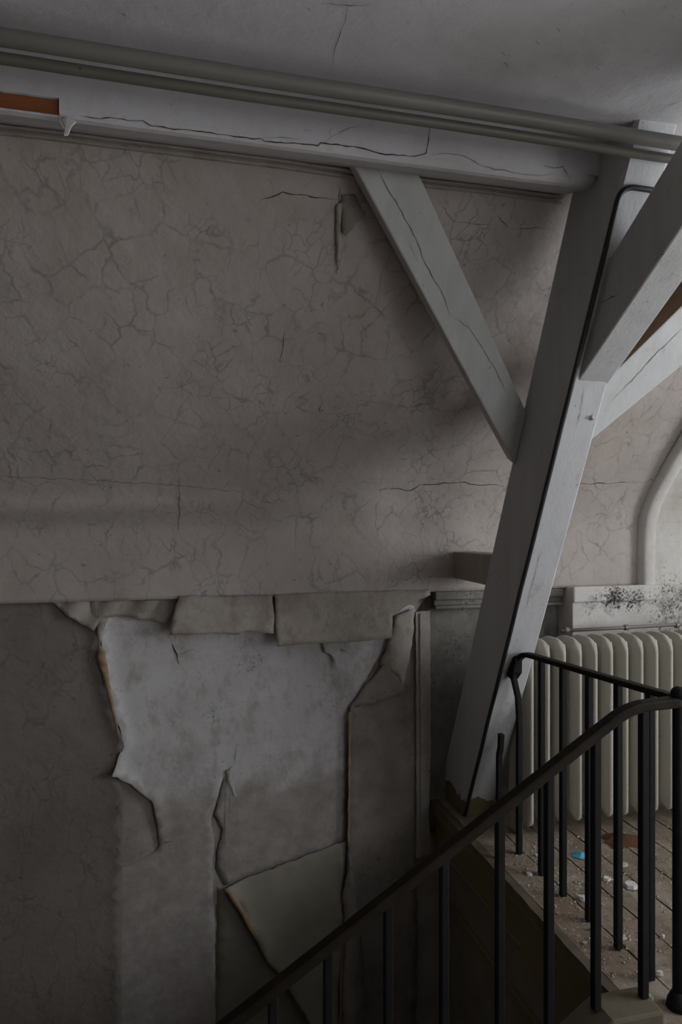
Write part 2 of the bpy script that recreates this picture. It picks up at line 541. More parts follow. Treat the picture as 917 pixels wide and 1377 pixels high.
# upper papered wall, vertical at its foot and then leaning into the room
XS = 1.80
xs = [XL + (XS - XL) * i / 200 for i in range(201)]
zs = [ZSEAM + (0.90 - ZSEAM) * i / 84 for i in range(85)]
v = [(x, wall_y(x, z), z) for z in zs for x in xs]
f = [(j * 201 + i, j * 201 + i + 1, (j + 1) * 201 + i + 1, (j + 1) * 201 + i) for j in range(84) for i in range(200)]
nb = len(v)
v += [(x, YL + 0.06, ZSEAM) for x in xs]
f += [(i, nb + i, nb + i + 1, i + 1) for i in range(200)]
wb = mesh_obj('wall_back', v, f, M['paper_upper'], smooth=True)
tag(wb, 'sloping wall covered in grey marbled wallpaper below the white girder', kind='structure')

# lower stairwell wall
xs2 = [XL + (1.50 - XL) * i / 60 for i in range(61)]
zs2 = [ZB + (ZSEAM + 0.03 - ZB) * i / 60 for i in range(61)]
v = [(x, YL + noise.noise(Vector((x * 3, z * 3, 0))) * 0.001, z) for z in zs2 for x in xs2]
f = [(j * 61 + i, j * 61 + i + 1, (j + 1) * 61 + i + 1, (j + 1) * 61 + i) for j in range(60) for i in range(60)]
wl = mesh_obj('wall_stairwell', v, f, M['plaster_low'], smooth=True)
tag(wl, 'bare stained grey plaster wall of the stairwell behind torn paper', kind='structure')

# mouldy, shade-darkened patch of wall beside the post, between the paper and the window breast
rec = sheet('wall_recess', [(578, 797), (660, 792), (760, 785), (792, 830), (792, 1120), (560, 1120), (556, 830)], lambda x, y: 0.006, M['mould_shade_wall'], amp=0.6, step=20, grid=25)
tag(rec, 'mouldy wall with painted-in recess shade between timber post and radiator', kind='structure')

# ceiling
cx = [XL + (XR - XL) * i / 50 for i in range(51)]
cy = [YB + (1.60 - YB) * i / 40 for i in range(41)]
v = [(x, y, ZC + noise.noise(Vector((x * 1.7, y * 1.7, 5))) * 0.008 + 0.012 * noise.noise(Vector((x * 0.8, y * 0.8, 2)))) for y in cy for x in cx]
f = [(j * 51 + i, j * 51 + i + 1, (j + 1) * 51 + i + 1, (j + 1) * 51 + i) for j in range(40) for i in range(50)]
ce = mesh_obj('ceiling', v, f, M['ceiling'], smooth=True)
tag(ce, 'pale lilac grey plaster ceiling with hairline cracks above the pipes', kind='structure')
def on_ceiling(px, py):
    p = on_z(px, py, ZC)
    for _ in range(6):
        z = ZC + noise.noise(Vector((p[0] * 1.7, p[1] * 1.7, 5))) * 0.008 + 0.012 * noise.noise(Vector((p[0] * 0.8, p[1] * 0.8, 2)))
        p = on_z(px, py, z - 0.0015)
    return p
for i, line in enumerate([[(467, 0), (465, 25), (452, 60), (446, 95)], [(885, 150), (897, 143), (917, 135)], [(430, 4), (470, 8), (500, 6)]]):
    ribbon('crack', line, 1.4, on_ceiling, M['crack_soft'], ce, 1.2, 7, 60 + i)
for i, (x, y) in enumerate([(751, 40), (723, 57), (677, 72), (681, 86), (167, 20), (415, 12), (804, 92), (905, 22), (838, 16)]):
    ribbon('plaster_pock', [(x - 3, y - 2), (x, y), (x + 2, y + 3)], 3.5, on_ceiling, M['crack_soft'], ce, 0.8, 2, 80 + i)

# floor of the landing: slab with boards
fl = mesh_obj('floor', *[a for a in (boxv(XE + 0.03, XR, YR - 0.05, 2.42, ZF - 0.10, ZF - 0.022), BOXF)], M['board'])
tag(fl, 'dusty wooden landing floor strewn with plaster crumbs', kind='structure')
bw = 0.112
me = bpy.data.meshes.new('floorboard')
rb = random.Random(4)
bverts = [W(*p) - W(0, 0, ZF) for p in boxv(0.0012, bw - 0.0012, 0.0, 1.0, ZF - 0.020, ZF)]
for i in range(18):
    x0 = XE + 0.012 + i * bw
    if x0 + bw > XR: break
    # each board has slightly ragged edges
    ny = 14
    v, f = [], []
    ya, yb = YR - 0.04, 2.40
    for k in range(ny + 1):
        y = ya + (yb - ya) * k / ny
        e0 = 0.0016 + rb.random() * 0.0034
        e1 = 0.0012 + rb.random() * 0.0026
        dz = rb.uniform(-0.0012, 0.0012)
        v += [(x0 + e0, y, ZF - 0.02), (x0 + bw - e1, y, ZF - 0.02), (x0 + bw - e1, y, ZF - 0.001 + dz), (x0 + e0, y, ZF - 0.001 + dz)]
    for k in range(ny):
        a = 4 * k
        for q in range(4):
            f.append((a + q, a + (q + 1) % 4, a + 4 + (q + 1) % 4, a + 4 + q))
    f += [(0, 1, 2, 3), (4 * ny, 4 * ny + 1, 4 * ny + 2, 4 * ny + 3)]
    mesh_obj('floorboard', v, f, M['board'], fl)
# near landing under the photographer
fl2 = box('floor_near', (XL, XR, YB, 0.33, ZF - 0.12, ZF), M['dust'])
tag(fl2, 'wooden floor of the near landing', kind='structure')
fl3 = box('floor_side', (XE + 0.03, XR, 0.33, YR - 0.05, ZF - 0.12, ZF), M['dust'])
tag(fl3, 'wooden floor joining the two landings', kind='structure')
fb = box('floor_lower', (XL, XR, YB, 2.6, ZB - 0.08, ZB), M['board'])
tag(fb, 'floor of the storey below the stairs', kind='structure')

# side and rear walls
wle = box('wall_left', (XL - 0.1, XL, YB, 2.6, ZB, ZC + 0.1), M['room'])
tag(wle, 'plain plaster wall on the left', kind='structure')
rx0, rx1, rz0, rz1 = 1.25, 2.75, -0.85, 0.62
v, f = [], []
for b in ((XL, rx0, YB - 0.1, YB, ZB, ZC + 0.1), (rx1, XR, YB - 0.1, YB, ZB, ZC + 0.1), (rx0, rx1, YB - 0.1, YB, ZB, rz0), (rx0, rx1, YB - 0.1, YB, rz1, ZC + 0.1)):
    k = len(v)
    v += boxv(*b)
    f += [tuple(q + k for q in t) for t in BOXF]
wf = mesh_obj('wall_front', v, f, M['room'])
tag(wf, 'plain plaster wall behind the photographer', kind='structure')
wy0, wy1, wz0, wz1 = -0.20, 1.20, -0.42, 0.70
v, f = [], []
for b in ((XR, XR + 0.1, YB, wy0, ZB, ZC + 0.1), (XR, XR + 0.1, wy1, 2.95, ZB, ZC + 0.1), (XR, XR + 0.1, wy0, wy1, ZB, wz0), (XR, XR + 0.1, wy0, wy1, wz1, ZC + 0.1)):
    k = len(v)
    v += boxv(*b)
    f += [tuple(q + k for q in t) for t in BOXF]
wr = mesh_obj('wall_right', v, f, M['room'])
tag(wr, 'plaster wall on the right with a large window', kind='structure')

def window(name, origin, ax, w, h, nx, nz, label):
    """origin = lower corner; ax = (dx, dy) along the wall; frame bars and one pane per light"""
    e = empty(name, origin, label, None, None, 'structure')
    ox, oy, oz = origin
    nxv, nyv = -ax[1], ax[0]
    def bar(nm, a0, a1, z0, z1, d, mat):
        vv = []
        for zz in (z0, z1):
            for a, t in ((a0, -d), (a1, -d), (a1, d), (a0, d)):
                vv.append((ox + ax[0] * a + nxv * t, oy + ax[1] * a + nyv * t, oz + zz))
        return mesh_obj(nm, vv, BOXF, mat, e, 0.003 if nm != 'pane' else 0)
    t = 0.035
    bar('frame_stile', 0, t, 0, h, 0.025, M['window_paint'])
    bar('frame_stile', w - t, w, 0, h, 0.025, M['window_paint'])
    bar('frame_rail', t, w - t, 0, t, 0.025, M['window_paint'])
    bar('frame_rail', t, w - t, h - t, h, 0.025, M['window_paint'])
    for i in range(nx):
        a0 = t + (w - 2 * t) * i / nx
        a1 = t + (w - 2 * t) * (i + 1) / nx
        if i: bar('glazing_bar', a0 - 0.012, a0 + 0.012, t, h - t, 0.016, M['window_paint'])
        for j in range(nz):
            z0 = t + (h - 2 * t) * j / nz
            z1 = t + (h - 2 * t) * (j + 1) / nz
            if j and not i: bar('glazing_bar', t, w - t, z0 - 0.010, z0 + 0.010, 0.014, M['window_paint'])
            bar('pane', a0 + 0.004, a1 - 0.004, z0 + 0.004, z1 - 0.004, 0.002, M['glass'])
    return e
window('window_2', (XR + 0.05, wy0, wz0), (0, 1), wy1 - wy0, wz1 - wz0, 2, 2, 'large two-casement window in the right wall')

window('window_3', (rx0, YB - 0.05, rz0), (1, 0), rx1 - rx0, rz1 - rz0, 2, 2, 'wide window in the wall behind the photographer')

# window surround in the back wall: breast, raised edge trim, dormer with its window
DX0, DX1, DZ1 = 2.16, 2.84, 0.45
XT = 1.790
def sur_y(z): return wall_y0(z) - 0.032
v, f = [], []
def strip(x0, x1, z0, z1, n=24):
    k = len(v)
    for i in range(n + 1):
        z = z0 + (z1 - z0) * i / n
        v.append((x0, sur_y(z), z))
        v.append((x1, sur_y(z), z))
    for i in range(n):
        f.append((k + 2 * i, k + 2 * i + 1, k + 2 * i + 3, k + 2 * i + 2))
strip(XT, DX0, -0.262, 0.90)
strip(DX0, DX1, DZ1, 0.90, 8)
strip(DX1, XR, -0.262, 0.90)
k = len(v)
for i in range(25):                 # left return of the surround
    z = -0.262 + 1.162 * i / 24
    v.append((XT, sur_y(z), z)); v.append((XT, sur_y(z) + 0.06, z))
f += [(k + 2 * i, k + 2 * i + 1, k + 2 * i + 3, k + 2 * i + 2) for i in range(24)]
k = len(v)
for x in (DX0, DX1):                # dormer cheeks
    kk = len(v)
    for i in range(17):
        z = -0.262 + (DZ1 + 0.262) * i / 16
        v.append((x, sur_y(z), z)); v.append((x, 2.85, z))
    f += [(kk + 2 * i, kk + 2 * i + 1, kk + 2 * i + 3, kk + 2 * i + 2) for i in range(16)]
kk = len(v)
v += [(DX0, sur_y(DZ1), DZ1), (DX1, sur_y(DZ1), DZ1), (DX1, 2.85, DZ1), (DX0, 2.85, DZ1)]
f.append((kk, kk + 1, kk + 2, kk + 3))
ws = mesh_obj('wall_window_surround', v, f, M['breast'], smooth=False)
tag(ws, 'pale plaster window surround following the slope right of the timber post', kind='structure')
bx0 = 1.475
v, f = prism_x([(2.298, ZF), (2.298, -0.262), (2.42, -0.262), (2.42, ZF)], bx0, XR)
br = mesh_obj('wall_window_breast', v, f, M['breast'], bevel=0.004)
tag(br, 'projecting pale window breast with black mould behind the radiator', kind='structure')
si = box('window_sill', (DX0, DX1, 2.30, 2.85, -0.275, -0.255), M['window_paint'])
tag(si, 'dormer window sill', kind='structure')
window('window_1', (DX0, 2.80, -0.255), (1, 0), DX1 - DX0, DZ1 + 0.255, 2, 2, 'dormer window above the radiator')
# raised plaster trim: along the breast, up the surround's edge and along the slope
t1 = box('trim_1', (bx0 - 0.004, XT + 0.060, 2.282, 2.302, -0.318, -0.258), M['breast'], None, 0.006)
tag(t1, 'horizontal pale plaster moulding on the window breast above the radiator', kind='structure')
v, f = [], []
n = 60
for i in range(n + 1):
    z = -0.262 + 1.15 * i / n
    y = sur_y(z)
    wv = 0.003 * noise.noise(Vector((z * 9, 1, 2)))
    x0 = XT - 0.006 + wv
    v += [(x0, y + 0.03, z), (x0, y - 0.012, z), (x0 + 0.012, y - 0.020, z), (x0 + 0.042, y - 0.020, z), (x0 + 0.056, y - 0.010, z), (x0 + 0.058, y + 0.01, z)]
for i in range(n):
    for q in range(5):
        a = 6 * i + q
        f.append((a, a + 1, a + 7, a + 6))
t2 = mesh_obj('trim_2', v, f, M['breast'], smooth=True)
tag(t2, 'raised pale plaster moulding running up and bending along the slope', kind='structure')

# landing edge: nosing, fascia boards, wall below
e = empty('trim_3', (XE, 1.85, ZF - 0.1), 'olive painted fascia boards below the landing edge', None, None, 'structure')
v, f = [], []
ny = 60
prev = None
for i in range(ny + 1):
    y = 1.30 + (2.395 - 1.30) * i / ny
    wx = 0.004 * noise.noise(Vector((y * 14, 0, 4))) + (0.010 * max(0, noise.noise(Vector((y * 6, 3, 4)))))
    x0 = XE - 0.018 + wx
    v += [(x0, y, ZF - 0.020), (x0 + 0.004, y, ZF + 0.001), (XE + 0.012, y, ZF + 0.001), (XE + 0.012, y, ZF - 0.020)]
for i in range(ny):
    a = 4 * i
    for q in range(4):
        f.append((a + q, a + (q + 1) % 4, a + 4 + (q + 1) % 4, a + 4 + q))
f += [(0, 1, 2, 3), (4 * ny, 4 * ny + 1, 4 * ny + 2, 4 * ny + 3)]
mesh_obj('nosing', v, f, M['string'], e)  # darker string paint stands in for the shade near the post
box('moulding', (XE - 0.010, XE + 0.03, 1.30, 2.395, ZF - 0.050, ZF - 0.021), M['olive'], e, 0.005)
box('fascia_board', (XE + 0.004, XE + 0.03, 1.745, 2.395, ZF - 0.150, ZF - 0.050), M['olive'], e, 0.003)
box('fascia_board', (XE - 0.004, XE + 0.03, 1.30, 1.742, ZF - 0.180, ZF - 0.050), M['olive'], e, 0.003)
box('bead', (XE + 0.000, XE + 0.03, 1.745, 2.395, ZF - 0.170, ZF - 0.151), M['olive'], e, 0.006)
wu = box('wall_under_landing', (XE + 0.032, XE + 0.13, YR - 0.05, 2.40, ZB, ZF - 0.10), M['paper_olive'])
tag(wu, 'dark wall below the landing edge', kind='structure')
box('rail_moulding', (XE + 0.018, XE + 0.034, 1.30, 2.395, ZF - 0.36, ZF - 0.335), M['olive'], e, 0.003)

# staircase: string and treads running down to the left
st = empty('staircase', (XE, 0.8, ZF), 'wooden stair flight going down to the left behind the railing', None, None, 'structure')
SL = 0.63
sx0 = 0.868
prof = [(sx0 + 0.12, ZF - 0.25), (sx0 + 0.12, ZF + 0.035), (sx0, ZF + 0.035), (-1.95, ZF + 0.035 - SL * (sx0 + 1.95)), (-1.95, ZF - 0.22 - SL * (sx0 + 1.95)), (sx0, ZF - 0.25)]
v = [(x, 1.205, z) for x, z in prof] + [(x, 1.288, z) for x, z in prof]
f = [tuple(range(6)), tuple(range(11, 5, -1))] + [(i, (i + 1) % 6, (i + 1) % 6 + 6, i + 6) for i in range(6)]
mesh_obj('stair_string', v, f, M['string'], st, 0.006)
for i in range(13):
    x1 = sx0 + 0.06 - i * 0.21
    z = ZF - (i + 1) * 0.21 * SL
    box('tread', (x1 - 0.235, x1, 0.34, 1.206, z - 0.025, z), M['board'], st, 0.005)
    box('riser', (x1 - 0.018, x1, 0.34, 1.206, z, z + 0.21 * SL - 0.026), M['olive'], st)

# vertical batten, seam moulding, cornice trims
bt = empty('trim_4', on_y(566, 1148, YL), 'narrow grey vertical batten on the wall left of the post', None, None, 'structure')
sheet('batten_board', [(556, 822), (575, 820), (576, 1000), (573, 1090), (577, 1143), (557, 1150), (557, 1000)], lambda x, y: 0.016, M['plaster_low'], parent=bt, grid=14, thick=0.018, amp=0.5, smooth=False)
sheet('batten_fillet', [(561, 824), (566, 824), (567, 1145), (562, 1146)], lambda x, y: 0.027, M['plaster_low'], parent=bt, grid=14, thick=0.008, amp=0.4, smooth=False)
t5 = empty('trim_5', (1.0, 2.34, -0.29), 'mouldy, shade-darkened horizontal moulding at the foot of the papered wall beside the post', None, None, 'structure')
for (za, zb, d) in ((-0.300, -0.270, 0.052), (-0.322, -0.300, 0.036), (-0.334, -0.322, 0.048)):
    box('moulding_band', (on_y(579, 800, YL)[0], 1.47, YL - d, YL + 0.01, za, zb), M['mould_shade_wall'], t5, 0.003)
t6 = empty('trim_6', (0.2, 1.62, 0.80), 'thin ridged cornice lines below the white girder', None, None, 'structure')
for (z, d, h) in ((0.8535, 0.014, 0.0050), (0.8440, 0.010, 0.0045), (0.8345, 0.008, 0.0040)):
    yw = wall_y0(z)
    v, f = [], []
    for i in range(61):
        x = XL + (1.0 - XL) * i / 60
        yy = wall_y(x, z)
        v += [(x, yy - d, z - h * 0.2), (x, yy - d * 0.8, z - h), (x, yy + 0.02, z - h), (x, yy + 0.0, z + h * 0.8)]
    for i in range(60):
        a = 4 * i
        for q in range(4):
            f.append((a + q, a + (q + 1) % 4, a + 4 + (q + 1) % 4, a + 4 + q))
    mesh_obj('cornice_fillet', v, f, M['paper_strip'], t6)

# cracks in the papered wall
wall_cracks = [([(350, 270), (368, 264), (380, 258), (398, 262), (412, 262), (425, 266), (438, 265)], 2.6, 'crack'),
               ([(425, 266), (445, 268), (455, 268)], 1.6, 'crack_soft'),
               ([(510, 659), (530, 657), (552, 660), (565, 652), (590, 651), (625, 648), (640, 652), (680, 653)], 1.8, 'crack'),
               ([(745, 652), (790, 651), (830, 649), (858, 650)], 1.5, 'crack'),
               ([(670, 290), (678, 300), (690, 308)], 2.0, 'crack'),
               ([(690, 308), (720, 306), (745, 309)], 1.3, 'crack_soft'),
               ([(376, 485), (381, 462), (384, 445)], 2.0, 'crack'),
               ([(432, 545), (429, 550), (431, 556)], 3.0, 'crack'),
               ([(456, 250), (458, 300), (455, 350), (452, 370)], 2.2, 'crack_soft'),
               ([(240, 640), (242, 690), (238, 720)], 1.4, 'crack_soft'),
               ([(70, 560), (66, 592)], 1.5, 'crack_soft'),
               ([(590, 270), (610, 298), (640, 302), (668, 303)], 1.2, 'crack_soft'),
               ([(0, 640), (120, 646), (230, 652), (330, 662)], 1.0, 'crack_soft')]
for i, (pl, w, mt) in enumerate(wall_cracks):
    ribbon('crack', pl, w, lambda x, y: on_wall(x, y, 0.0016), M[mt], wb, 1.4, 6, 100 + i)
for i, (x, y) in enumerate([(65, 588), (377, 486), (433, 552), (455, 560), (52, 745), (112, 760), (395, 780), (800, 600)]):
    ribbon('plaster_pock', [(x - 2, y - 2), (x, y), (x + 3, y + 1)], 3.0, lambda a, b: on_wall(a, b, 0.0018), M['crack'], wb, 0.8, 2, 160 + i)

# ------------------------------------------------------------------ white plastered girder
GY, GZ = 1.437, 0.797
PX0, PX1, PD = 1.0, 1.107, 0.225
gi = empty('plastered_girder', (0.2, GY, GZ), 'white plastered girder with a long crack, below the two ceiling pipes', 'beam')
def girder_section(x, notch):
    w1 = 0.0016 * noise.noise(Vector((x * 40, 0, 0))) + 0.0015 * noise.noise(Vector((x * 120, 2, 0)))
    w2 = 0.0030 * noise.noise(Vector((x * 55, 5, 0))) + 0.002 * noise.noise(Vector((x * 130, 5, 0)))
    b = 0.003 * noise.noise(Vector((x * 5, 7, 0)))
    c = 0.0012 * noise.noise(Vector((x * 45, 9, 0)))
    up = 0.022 * max(0.0, (x - 0.90) / 0.10) ** 2
    back = 0.03 * max(0.0, (x - 0.90) / 0.10) ** 2
    if notch:
        return [(GY, 0.95), (GY, 0.870), (GY, 0.8245 + w1), (GY + 0.024, 0.8245 + w1), (GY + 0.024, 0.7925), (GY + 0.003 + w2, 0.7925 + w2 * 0.6), (GY + 0.004 + w2 * 0.5, 0.789), (GY + 0.014, 0.786), (GY + 0.06, 0.799 + b), (1.62, 0.858), (1.62, 0.95)]
    return [(GY, 0.95), (GY, 0.870), (GY + back * 0.3, 0.822), (GY + back * 0.5, 0.812 + up), (GY + c + back * 0.6, 0.803 + up), (GY + 0.0015 + c + back * 0.8, 0.797 + b * 0.5 + up), (GY + 0.006 + back, 0.791 + b + up), (GY + 0.016 + back, 0.789 + b + up), (GY + 0.06 + back, 0.800 + b + up), (1.62, 0.858), (1.62, 0.95)]
XN = -0.212
v, f = [], []
xx = [XN + (1.0 - XN) * i / 120 for i in range(121)]
for x in xx: v += [(x, a, b) for a, b in girder_section(x, False)]
for i in range(120):
    for q in range(11):
        a = 11 * i + q
        b = 11 * i + (q + 1) % 11
        f.append((a, b, b + 11, a + 11))
f += [tuple(range(11)), tuple(range(120 * 11, 121 * 11))]
gmain = mesh_obj('plaster_casing', v, f, M['girder'], gi)
v, f = [], []
xx = [XL + (XN - XL) * i / 160 for i in range(161)]
for x in xx: v += [(x, a, b) for a, b in girder_section(x, True)]
for i in range(160):
    for q in range(11):
        a = 11 * i + q
        b = 11 * i + (q + 1) % 11
        f.append((a, b, b + 11, a + 11))
f += [tuple(range(11)), tuple(range(160 * 11, 161 * 11))]
mesh_obj('broken_plaster_casing', v, f, M['girder'], gi)
v, f = [], []
xx = [PX1 + 0.001 + (1.782 - PX1) * i / 30 for i in range(31)]
for x in xx: v += [(x, a, b) for a, b in girder_section(x - 1.5, False)]
for i in range(30):
    for q in range(11):
        a = 11 * i + q
        b = 11 * i + (q + 1) % 11
        f.append((a, b, b + 11, a + 11))
f += [tuple(range(11)), tuple(range(30 * 11, 31 * 11))]
mesh_obj('plaster_casing', v, f, M['girder'], gi)  # unseen run right of the post, added to block dormer light
ot = box('exposed_timber', (XL + 0.01, XN - 0.001, GY + 0.005, GY + 0.030, 0.7928, 0.8240), M['timber_brown'], gi, 0.002)
ot['label'] = 'red brown bare timber showing in the broken plaster'
gmap = lambda x, y: on_y(x, y, GY - 0.0012)
for i, (pl, w) in enumerate([([(108, 157), (122, 158), (135, 160), (150, 158), (172, 162), (192, 162), (203, 169), (235, 174), (262, 176), (300, 181), (340, 187), (352, 186), (356, 190), (408, 194), (428, 196), (431, 192), (459, 195), (490, 200), (520, 208), (558, 210), (573, 206), (577, 180), (578, 165)], 2.6),
                             ([(350, 187), (372, 185), (405, 187)], 1.3), ([(432, 195), (445, 184), (470, 172), (490, 170)], 1.2), ([(445, 184), (443, 178), (446, 172)], 1.6),
                             ([(578, 210), (600, 206), (625, 210), (650, 224), (690, 232), (730, 236), (748, 233)], 1.3),
                             ([(728, 222), (745, 226), (757, 224), (768, 242)], 1.8), ([(748, 226), (752, 215), (758, 208)], 1.2)]):
    ribbon('crack', pl, w, gmap, M['crack'] if i in (0, 5) else M['crack_soft'], gi, 1.0, 7, 200 + i)
# curl of plaster hanging at the end of the hole
fp_ = [(84, 160), (90, 156), (99, 158), (102, 163), (96, 168), (91, 180), (86, 181), (88, 170)]
v = [on_y(a, b, GY - 0.003 - 0.010 * max(0, (b - 160) / 20.0)) for a, b in fp_]
v += [(a, b + 0.006, c) for a, b, c in v]
f = [tuple(range(8)), tuple(range(15, 7, -1))] + [(i, (i + 1) % 8, (i + 1) % 8 + 8, i + 8) for i in range(8)]
mesh_obj('plaster_flake', v, f, M['chip'], gi)

# ------------------------------------------------------------------ timbers
def post_front(z): return 2.214 - 0.4755 * (z + 1.02)
po = empty('leaning_timber_post', (1.055, post_front(ZF) + PD / 2, ZF), 'tall leaning pale grey timber post carrying the roof braces beside the stair', 'post')
nz = 40
v, f = [], []
for i in range(nz + 1):
    z = ZF + (0.93 - ZF) * i / nz
    y = post_front(z)
    a = 0.0022 * noise.noise(Vector((z * 9, 0, 1)))
    b = 0.0022 * noise.noise(Vector((z * 9, 5, 1)))
    c = 0.003 if (i % 3) else 0.001
    v += [(PX0, y + 0.008 + a, z), (PX0 + 0.008 + a, y, z), (PX1 - 0.006 + b, y, z), (PX1, y + 0.006, z), (PX1, y + PD, z), (PX0, y + PD, z)]
for i in range(nz):
    for q in range(6):
        a, b = 6 * i + q, 6 * i + (q + 1) % 6
        f.append((a, b, b + 6, a + 6))
f += [tuple(range(6)), tuple(range(nz * 6, nz * 6 + 6))]
mesh_obj('post_shaft', v, f, M['timber_grey'], po)
# scars and nail holes on the post
pfront = lambda x, y: plane_pt(x, y)
def plane_pt(px, py, lift=0.0015):
    d = ray(px, py)                     # Y + k Z = c  on the front face
    c = 2.214 - 0.4755 * 1.02 - lift
    t = c / (d[1] + 0.4755 * d[2])
    return (d[0] * t, d[1] * t, d[2] * t)
pside = lambda x, y: on_x(x, y, PX0 - 0.0012)
for i, (pl, w, mp, mt) in enumerate([([(797, 556), (795, 563), (793, 565)], 3.0, plane_pt, 'crack'), ([(723, 690), (727, 680), (735, 672)], 1.0, plane_pt, 'crack_soft'),
                                     ([(707, 820), (720, 770), (728, 740)], 0.9, plane_pt, 'crack_soft'), ([(775, 575), (782, 545), (785, 520)], 0.9, plane_pt, 'crack_soft'),
                                     ([(671, 772), (672, 778)], 4.0, pside, 'crack'), ([(655, 773), (663, 774)], 1.3, pside, 'crack'), ([(677, 774), (684, 775)], 1.2, pside, 'crack'),
                                     ([(796, 310), (802, 314)], 3.0, pside, 'crack'), ([(785, 364), (789, 366)], 2.5, pside, 'crack'), ([(716, 659), (720, 660)], 2.5, pside, 'crack'), ([(703, 715), (706, 716)], 2.0, pside, 'crack')]):
    ribbon('scar', pl, w, mp, M[mt], po, 0.8, 4, 300 + i)
sh = plane_pt(796, 562)
v, f = tube([(sh[0], sh[1] + 0.002, sh[2]), (sh[0], sh[1] - 0.008, sh[2])], [0.007, 0.005], 10)
mesh_obj('nail_head', v, f, M['timber_brace'], po)
bev = 0.004
# bracket stub between wall and post
v, f = prism_x([(post_front(-0.16) + PD - 0.03, -0.222), (post_front(-0.16) + PD - 0.03, -0.116), (2.343, -0.122), (2.343, -0.220)], 1.012, 1.10)
stub = mesh_obj('tie_block', v, f, M['timber_block'], None, 0.004)
tag(stub, 'short beige timber block joining the leaning post to the papered wall', 'timber block')

def brace_plane(front_pts, name, label, mat, thick, dark=None):
    """front_pts: four (X, s) corners on the leaning plane; s is height Z"""
    nrm = (0, 0.903 * thick, 0.43 * thick)
    fr = [(x, 1.823 - 0.4755 * (z - 0.234), z) for x, z in front_pts]
    bk = [(a, b + nrm[1], c + nrm[2]) for a, b, c in fr]
    n = len(fr)
    f = [tuple(range(n)), tuple(range(2 * n - 1, n - 1, -1))] + [(i, (i + 1) % n, (i + 1) % n + n, i + n) for i in range(n)]
    o = mesh_obj(name, fr + bk, f, mat, None, 0.005)
    return tag(o, label, 'timber brace')
b1 = brace_plane([(0.396, 0.845), (0.560, 0.845), (1.0, 0.305), (1.0, 0.158)], 'diagonal_brace', 'pale grey diagonal brace from the white girder down to the leaning post', M['timber_brace'], 0.055)
def bp(px, py, lift=0.0012):
    d = ray(px, py)
    c = 1.823 + 0.4755 * 0.234 - lift
    t = c / (d[1] + 0.4755 * d[2])
    return (d[0] * t, d[1] * t, d[2] * t)
ribbon('crack', [(508, 228), (520, 252), (533, 271), (548, 300), (560, 322), (570, 350), (580, 370), (592, 388), (600, 410), (606, 425)], 1.6, bp, M['crack_soft'], b1, 1.0, 7, 401)
ribbon('crack', [(606, 425), (630, 440), (650, 470), (668, 500), (682, 530)], 1.1, bp, M['crack_soft'], b1, 1.2, 7, 402)
ribbon('crack', [(545, 318), (556, 340), (562, 352)], 1.0, bp, M['crack_soft'], b1, 1.2, 7, 403)
u0, u1, l0, l1 = bp(840, 487, 0), bp(917, 411, 0), bp(805, 584, 0), bp(917, 492, 0)
def ext(a, b, x=None, z=None):
    t = (x - a[0]) / (b[0] - a[0]) if x is not None else (z - a[2]) / (b[2] - a[2])
    return (a[0] + (b[0] - a[0]) * t, a[2] + (b[2] - a[2]) * t)
b2 = brace_plane([ext(l0, l1, x=PX1), ext(u0, u1, x=PX1), ext(u0, u1, z=0.9), ext(l0, l1, z=0.9)], 'diagonal_brace', 'pale grey diagonal brace rising to the right behind the thick brace', M['timber_brace'], 0.10)
b2.data.materials.append(M['timber_shade'])
for p in b2.data.polygons:
    if p.normal.x < -0.3 and p.normal.z > 0.2: p.material_index = 1  # brown on the upper left face stands in for its shade
ribbon('crack', [(822, 540), (850, 512), (880, 478), (917, 442)], 1.4, bp, M['crack_soft'], b2, 1.0, 8, 404)
# thick brace from the post towards the room, up to the ceiling
BX0, BX1 = 1.018, 1.110
def bl(y): return 0.355 + (1.565 - y) * 0.665
prof = [(1.575, bl(1.575)), (0.75, bl(0.75)), (0.75, bl(0.75) + 0.172), (1.431, bl(1.431) + 0.172), (1.47, 0.60)]
prof = [(post_front(0.345) + 0.01, 0.345), (0.72, bl(0.72)), (0.72, bl(0.72) + 0.175), (1.42, bl(1.42) + 0.175), (post_front(0.615) + 0.01, 0.615)]
v, f = prism_x(prof, BX0, BX1)
b3 = mesh_obj('thick_brace', v, f, M['timber_brace'], None, 0.004)
tag(b3, 'thick grey brace reaching from the leaning post up towards the viewer at top right', 'timber brace')
def b3s(px, py): return on_x(px, py, BX0 - 0.0012)
ribbon('scar', [(806, 408), (818, 402), (832, 396)], 2.0, b3s, M['rust'], b3, 0.8, 4, 410)
ribbon('scar', [(815, 350), (823, 346)], 2.0, b3s, M['crack'], b3, 0.6, 4, 411)

# ------------------------------------------------------------------ pipes and cable
def pipe(name, y, z, r, xe, label, mat):
    e = empty(name, (0, y, z), label, 'pipe')
    pts = [(XL + 0.02 + (xe - 0.03 - XL) * i / 16, y + 0.0015 * math.sin(i * 1.3), z) for i in range(17)]
    rr = [r] * len(pts)
    for q in range(1, 7):                       # domed, capped end
        a = q / 6 * math.pi / 2
        pts.append((pts[16][0] + r * 0.9 * math.sin(a), y, z))
        rr.append(max(r * math.cos(a), r * 0.04))
    vv, ff = tube(pts, rr, 20)
    mesh_obj('pipe_run', vv, ff, mat, e, smooth=True)
    return e
p1 = pipe('heating_pipe', 1.285, 0.8282, 0.0150, 1.105, 'thicker grey heating pipe running along the ceiling', M['pipe'])
p2 = pipe('heating_pipe', 1.3230, 0.8151, 0.0103, 1.112, 'thinner dark grey pipe just behind and below the thick ceiling pipe', M['pipe_dark'])
rs = on_y(108, 92, 1.3230 - 0.0100)
